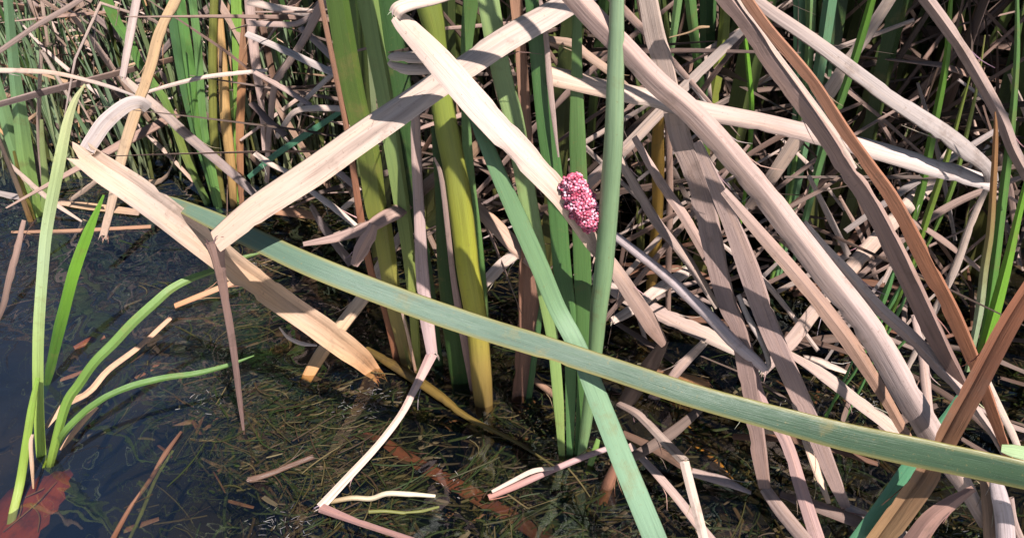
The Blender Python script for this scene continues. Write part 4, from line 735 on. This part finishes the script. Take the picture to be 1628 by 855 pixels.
cnt = 0
while cnt < 44:
    x = rn.uniform(.08, .62); y = rn.uniform(.56, 1.05); px, py = to_px(Vector((x, y, 0)))
    if px < 900 or px > 1640 or py > 850 or (px < 1150 and py > 640 and rn.random() < .7): continue
    a = rn.uniform(-1.2, 1.2); L_ = rn.uniform(.07, .22); z = rn.uniform(.0, .05); w_ = rn.uniform(.006, .013)
    d = Vector((math.cos(a), math.sin(a), rn.uniform(-.15, .35))).normalized(); A = Vector((x, y, z)); rb = RB()
    c = rn.choice([(0.10, 0.06, 0.045), (0.14, 0.095, 0.08), (0.28, 0.21, 0.19), (0.16, 0.075, 0.045), (0.18, 0.13, 0.11)])
    fz = Vector((rn.uniform(-.6, .6), -.5, 1)).normalized()
    rb.sweep([(A, w_ * .7), (A + d * L_ * .5 + Vector((0, 0, rn.uniform(-.01, .02))), w_), (A + d * L_, w_ * .5)], 'half:.15', [c, tuple(v * .8 for v in c)], face=lambda P, t: fz, sub=5, rnd=rn, rough=.03, jag0=.6, jag1=.6, nick=.06)
    tag(rb.build('dead_reed_leaf', M_DRY, origin=A.copy()), 'broken dead strip lying low on the dark water at the right', 'dead leaf', LOW); cnt += 1
MID = 'thin dead strips crossing behind the right-hand stalks'
MC = [('pale', (0.44, 0.35, 0.31)), ('mauve brown', (0.30, 0.21, 0.18)), ('dark brown', (0.17, 0.11, 0.09)), ('grey', (0.31, 0.265, 0.255))]
cnt = 0
while cnt < 64:
    x = rn.uniform(.10, .66); y = rn.uniform(.74, 1.02); z = rn.uniform(.0, .34); cn, c = rn.choice(MC)
    px, py = to_px(Vector((x, y, z)))
    if px < 985 or px > 1650 or py < 60 or py > 700: continue
    sg = 1 if rn.random() < .62 else -1                # most lean down to the right, some the other way
    an = R(rn.uniform(32, 66)); d = Vector((math.cos(an) * sg, rn.uniform(-.12, .2), -math.sin(an))).normalized(); L_ = rn.uniform(.14, .34); w_ = rn.uniform(.0045, .009)
    A = Vector((x, y, z + .10)); B = A + d * L_
    if B.z < -.03: B = A + d * (A.z + .03) / -d.z
    M_ = (A + B) / 2 + Vector((0, rn.uniform(-.015, .015), rn.uniform(.0, .02))); rb = RB(); fz = Vector((rn.uniform(-.7, .9), -1, rn.uniform(.2, .9))).normalized()
    if rn.random() < .3:
        K = M_ + Vector((rn.uniform(-.09, .09), rn.uniform(-.03, .03), -rn.uniform(.03, .09)))
        rb.sweep([(A, w_ * .6), ((A + M_) / 2, w_), (M_, w_)], 'half:.15', [c], face=lambda P, t: fz, sub=4, rnd=rn, nick=.05, jag0=.5); rb.sweep([(M_, w_), (K, w_ * .8)], 'half:.15', [tuple(v * .85 for v in c)], face=lambda P, t: fz, sub=4, rnd=rn, nick=.05, jag1=.6)
        fm = 'creased '
    else:
        rb.sweep([(A, w_ * .5), (M_, w_), (B, w_ * .7)], rn.choice(('half:.15', 'vee:.1', 'vee:-.2')), [c, tuple(v * .85 for v in c)], face=lambda P, t: fz, sub=6, rnd=rn, nick=.05, jag0=.5, jag1=.5); fm = ''
    tag(rb.build('dead_reed_leaf', M_DRY, origin=A.copy()), 'thin %s%s dead strip crossing behind the right-hand stalks' % (fm, cn), 'dead leaf', MID); cnt += 1
# past those: one mass of reeds
def mass(name, label, n, y0, y1, xw, mat, cols, dry, hl, wr=(.010, .019), xr=None, drop=.45):
    rb = RB()
    for i in range(n):
        y = rn.uniform(y0, y1); x = rn.uniform(-xw, xw) * (y / y1) ** .6 if xr is None else rn.uniform(*xr) * y
        if y < 1.9 and not free(x, y): continue
        if dry and y > 1.5 and x > 0 and rn.random() < drop: continue
        c = cols[rn.randrange(len(cols))]; L_ = rn.uniform(*hl) * (.42 if x < -.42 * y else 1); az = rn.uniform(0, 6.28)
        ln = R(rn.uniform(2, 14)) if not dry else R(rn.choice((rn.uniform(5, 40), rn.uniform(40, 100))))
        d = Vector((math.sin(ln) * math.cos(az), math.sin(ln) * math.sin(az), math.cos(ln)))
        b = Vector((x, y, bed_z(x, y) if y > 1.2 else -.02)); b.z = max(b.z, -.02) + (rn.uniform(0, .35) if dry else 0)
        sag = Vector((d.x, d.y, -.4)) * (L_ * rn.uniform(.02, .16)); wd = rn.uniform(*wr)
        if dry and rn.random() < .35:
            p1 = b + d * L_ * .5; d2 = Vector((d.y + rn.uniform(-.6, .6), -d.x + rn.uniform(-.6, .6), rn.uniform(-.7, .1))).normalized()
            pts = [(b, wd), (p1, wd), (p1 + d2 * L_ * .5, wd * .4)]
        else: pts = [(b, wd * .8), (b + d * L_ * .5 + sag * .25, wd), (b + d * L_ + sag, wd * .15)]
        fx = Vector((rn.uniform(-1, 1), rn.uniform(-1, .2), rn.uniform(0, .5)))
        rb.sweep(pts, 'thin', c, face=lambda P, t: fx, sub=2, rnd=rn, rough=0)
    return tag(rb.build(name, mat), label, None, None, 'stuff')
mass('distant_reeds', 'mass of green reeds closing the view behind the tangle', 3600, 2.0, 5.5, 4.2, M_GREEN, [PG[0], PG[1], PG[1], PG[3]], False, (.9, 1.6))
mass('distant_dead_reeds', 'mass of dead leaves matted between the rear reeds', 3000, 1.25, 4.2, 3.2, M_DRY, [PD[1], PD[3], [(0.08, 0.055, 0.04), (0.11, 0.08, 0.065)], PD[1], [(0.07, 0.05, 0.04), (0.09, 0.065, 0.055)], PD[0]], True, (.2, .75))
mass('thin_dead_stalks', 'fine mesh of thin pale dead stalks filling the left rear stand', 1600, 1.26, 2.6, 2, M_DRY, [PD[4], PD[0], PD[2], PD[1], PD[4]], True, (.15, .5), (.0035, .008), (-.75, -.02))
mass('thin_green_blades', 'fine green blades filling the left rear stand', 1700, 1.3, 2.6, 2, M_GREEN, [PG[2], PG[2], PG[0], PG[1]], False, (.5, .9), (.005, .010), (-.75, -.15))
mass('dark_dead_tangle', 'dark tangle of thin dead strips in the shade at the right rear', 1500, .98, 2.0, 2, M_DRY, [[(0.09, 0.06, 0.045), (0.12, 0.08, 0.065), (0.15, 0.11, 0.095)], [(0.06, 0.04, 0.03), (0.08, 0.055, 0.045), (0.10, 0.075, 0.065)], PD[1]], True, (.15, .55), (.004, .011), (-.1, .75), 0)  # browns darkened so the colour carries the deep shade
# unseen reeds added beyond the right edge to shade the right-hand side
for i in range(26):
    x = rn.uniform(.75, 1.7); y = rn.uniform(.8, 1.5)
    if to_px(Vector((x, y, 0)))[0] < 1680 or to_px(Vector((x, y, .5)))[0] < 1690: continue
    place_shoot(x, y, rn.choice((3, 4)), rn.uniform(.8, 1.1))
for x, y, rz, sc in ((.86, .62, 2.9, 1.1), (.95, .75, 3.4, 1.2), (.80, .72, 2.6, 1.1), (1.05, .62, 3.1, 1.2), (.92, .88, 3.6, 1.2), (1.1, .8, 2.8, 1.25), (1.2, .7, 3.2, 1.2), (1.02, .95, 2.5, 1.2)):
    e = empty('cattail_shoot', (x, y, -.02)); e.rotation_euler = (0, R(-8), 0); tag(e, 'unseen tall reed shoot added past the right edge to shade the right rear', 'cattail', 'unseen reed shoots added for shade past the right edge')
    for k in range(4):
        o = bpy.data.objects.new('leaf', protoG[(k * 5 + int(x * 100)) % 12]); COL.objects.link(o); o.parent = e
        o.rotation_euler = (0, R(6 * k - 6), rz + (k - 1.5) * .5); o.scale = (sc * 1.3, sc * 1.3, sc)
# ------------------------------------------------------------------ litter and weed on the water
def dens(px, py):
    """how thickly weed lies at this spot of the pond, by its place"""
    if px < 60 or py > 900: return .0
    d = 1.0
    if px < 330: d = max(0.02, (px - 150) / 260)
    if px < 330 and py > 560: d *= .4
    if 330 <= px < 500 and py > 790: d = .3
    if px > 480 and py > 820: d = .75
    if px < 350 and py < 540: d *= .12
    if py < 345 and px < 260: d = 1.0
    if 400 < px < 840 and 340 < py < 565: d *= .22
    if px >= 840 and py < 830: d *= .14
    return d
def litter(name, label, n, mat, cols, lr, wr, zr, curl, prof_='thin', clump=0.0, upw=0.0):
    rb = RB(); k = 0; cl = []
    while k < n:
        if clump and cl and rn.random() < clump:
            c0 = rn.choice(cl); P = c0 + Vector((rn.gauss(0, .016), rn.gauss(0, .013), 0))
        else:
            P = Vector((rn.uniform(-.9, .75), rn.uniform(.45, 1.35), 0))
            px, py = to_px(P)
            if rn.random() > dens(px, py) * max(.03, min(1, (noise.noise((P.x * 9, P.y * 11, 2.5)) + noise.noise((P.x * 24, P.y * 30, 7)) * .6 + .22) * 2.2)): continue
            if clump and len(cl) < 140: cl.append(P)
        a = rn.gauss(.35, .9); L_ = rn.uniform(*lr); wd = rn.uniform(*wr); z = rn.uniform(*zr); pts = []; p = Vector((P.x, P.y, z)); da = rn.uniform(-curl, curl) * (1 if rn.random() < .4 else .25)
        ns = 4
        for i in range(ns + 1):
            pts.append((p.copy(), wd * (1 - .6 * abs(i / ns - .4)))); p = p + Vector((math.cos(a), math.sin(a) * .9, upw * rn.uniform(-1, 1))) * (L_ / ns); a += da / ns
        rb.sweep(pts, prof_, [cols[rn.randrange(len(cols))]], face=(lambda P, t, f_=Vector((rn.uniform(-.6, .6), rn.uniform(-.7, .3), 1)).normalized(): f_), sub=1, rnd=rn, rough=0); k += 1
    return tag(rb.build(name, mat), label, None, None, 'stuff')
litter('sunken_weed', 'dark mat of water weed strands just under the surface', 6500, M_WEED, [(0.024, 0.036, 0.009), (0.040, 0.030, 0.012), (0.014, 0.022, 0.007), (0.075, 0.058, 0.022), (0.026, 0.038, 0.011), (0.042, 0.027, 0.016)], (.015, .09), (.0006, .0042), (-.035, -.0005), 2.0)
litter('algae_specks', 'dark green and brown specks of algae and rotted bits in the weed', 7000, M_WEED, [(0.020, 0.030, 0.007), (0.034, 0.027, 0.010), (0.045, 0.032, 0.016), (0.013, 0.020, 0.006), (0.07, 0.055, 0.026)], (.003, .012), (.0008, .0030), (-.02, .001), .8)
litter('sunken_litter', 'brown and grey leaf scraps sunk under the surface', 1100, M_WET, [(0.07, 0.045, 0.03), (0.10, 0.075, 0.06), (0.11, 0.05, 0.028), (0.13, 0.105, 0.08)], (.012, .05), (.002, .008), (-.06, -.004), .6)
litter('floating_weed', 'olive and straw coloured strands floating on the surface', 1200, M_WEED, [(0.038, 0.034, 0.012), (0.024, 0.032, 0.010), (0.10, 0.075, 0.034), (0.045, 0.026, 0.016), (0.020, 0.032, 0.009)], (.015, .08), (.0005, .0020), (-.001, .003), 1.8)
litter('pale_litter', 'tiny white flecks gathered in patches on the water', 480, M_DRY, [(0.34, 0.33, 0.33), (0.25, 0.25, 0.28), (0.45, 0.43, 0.41)], (.002, .009), (.0002, .0005), (.0005, .003), .1, clump=.84, upw=.25)
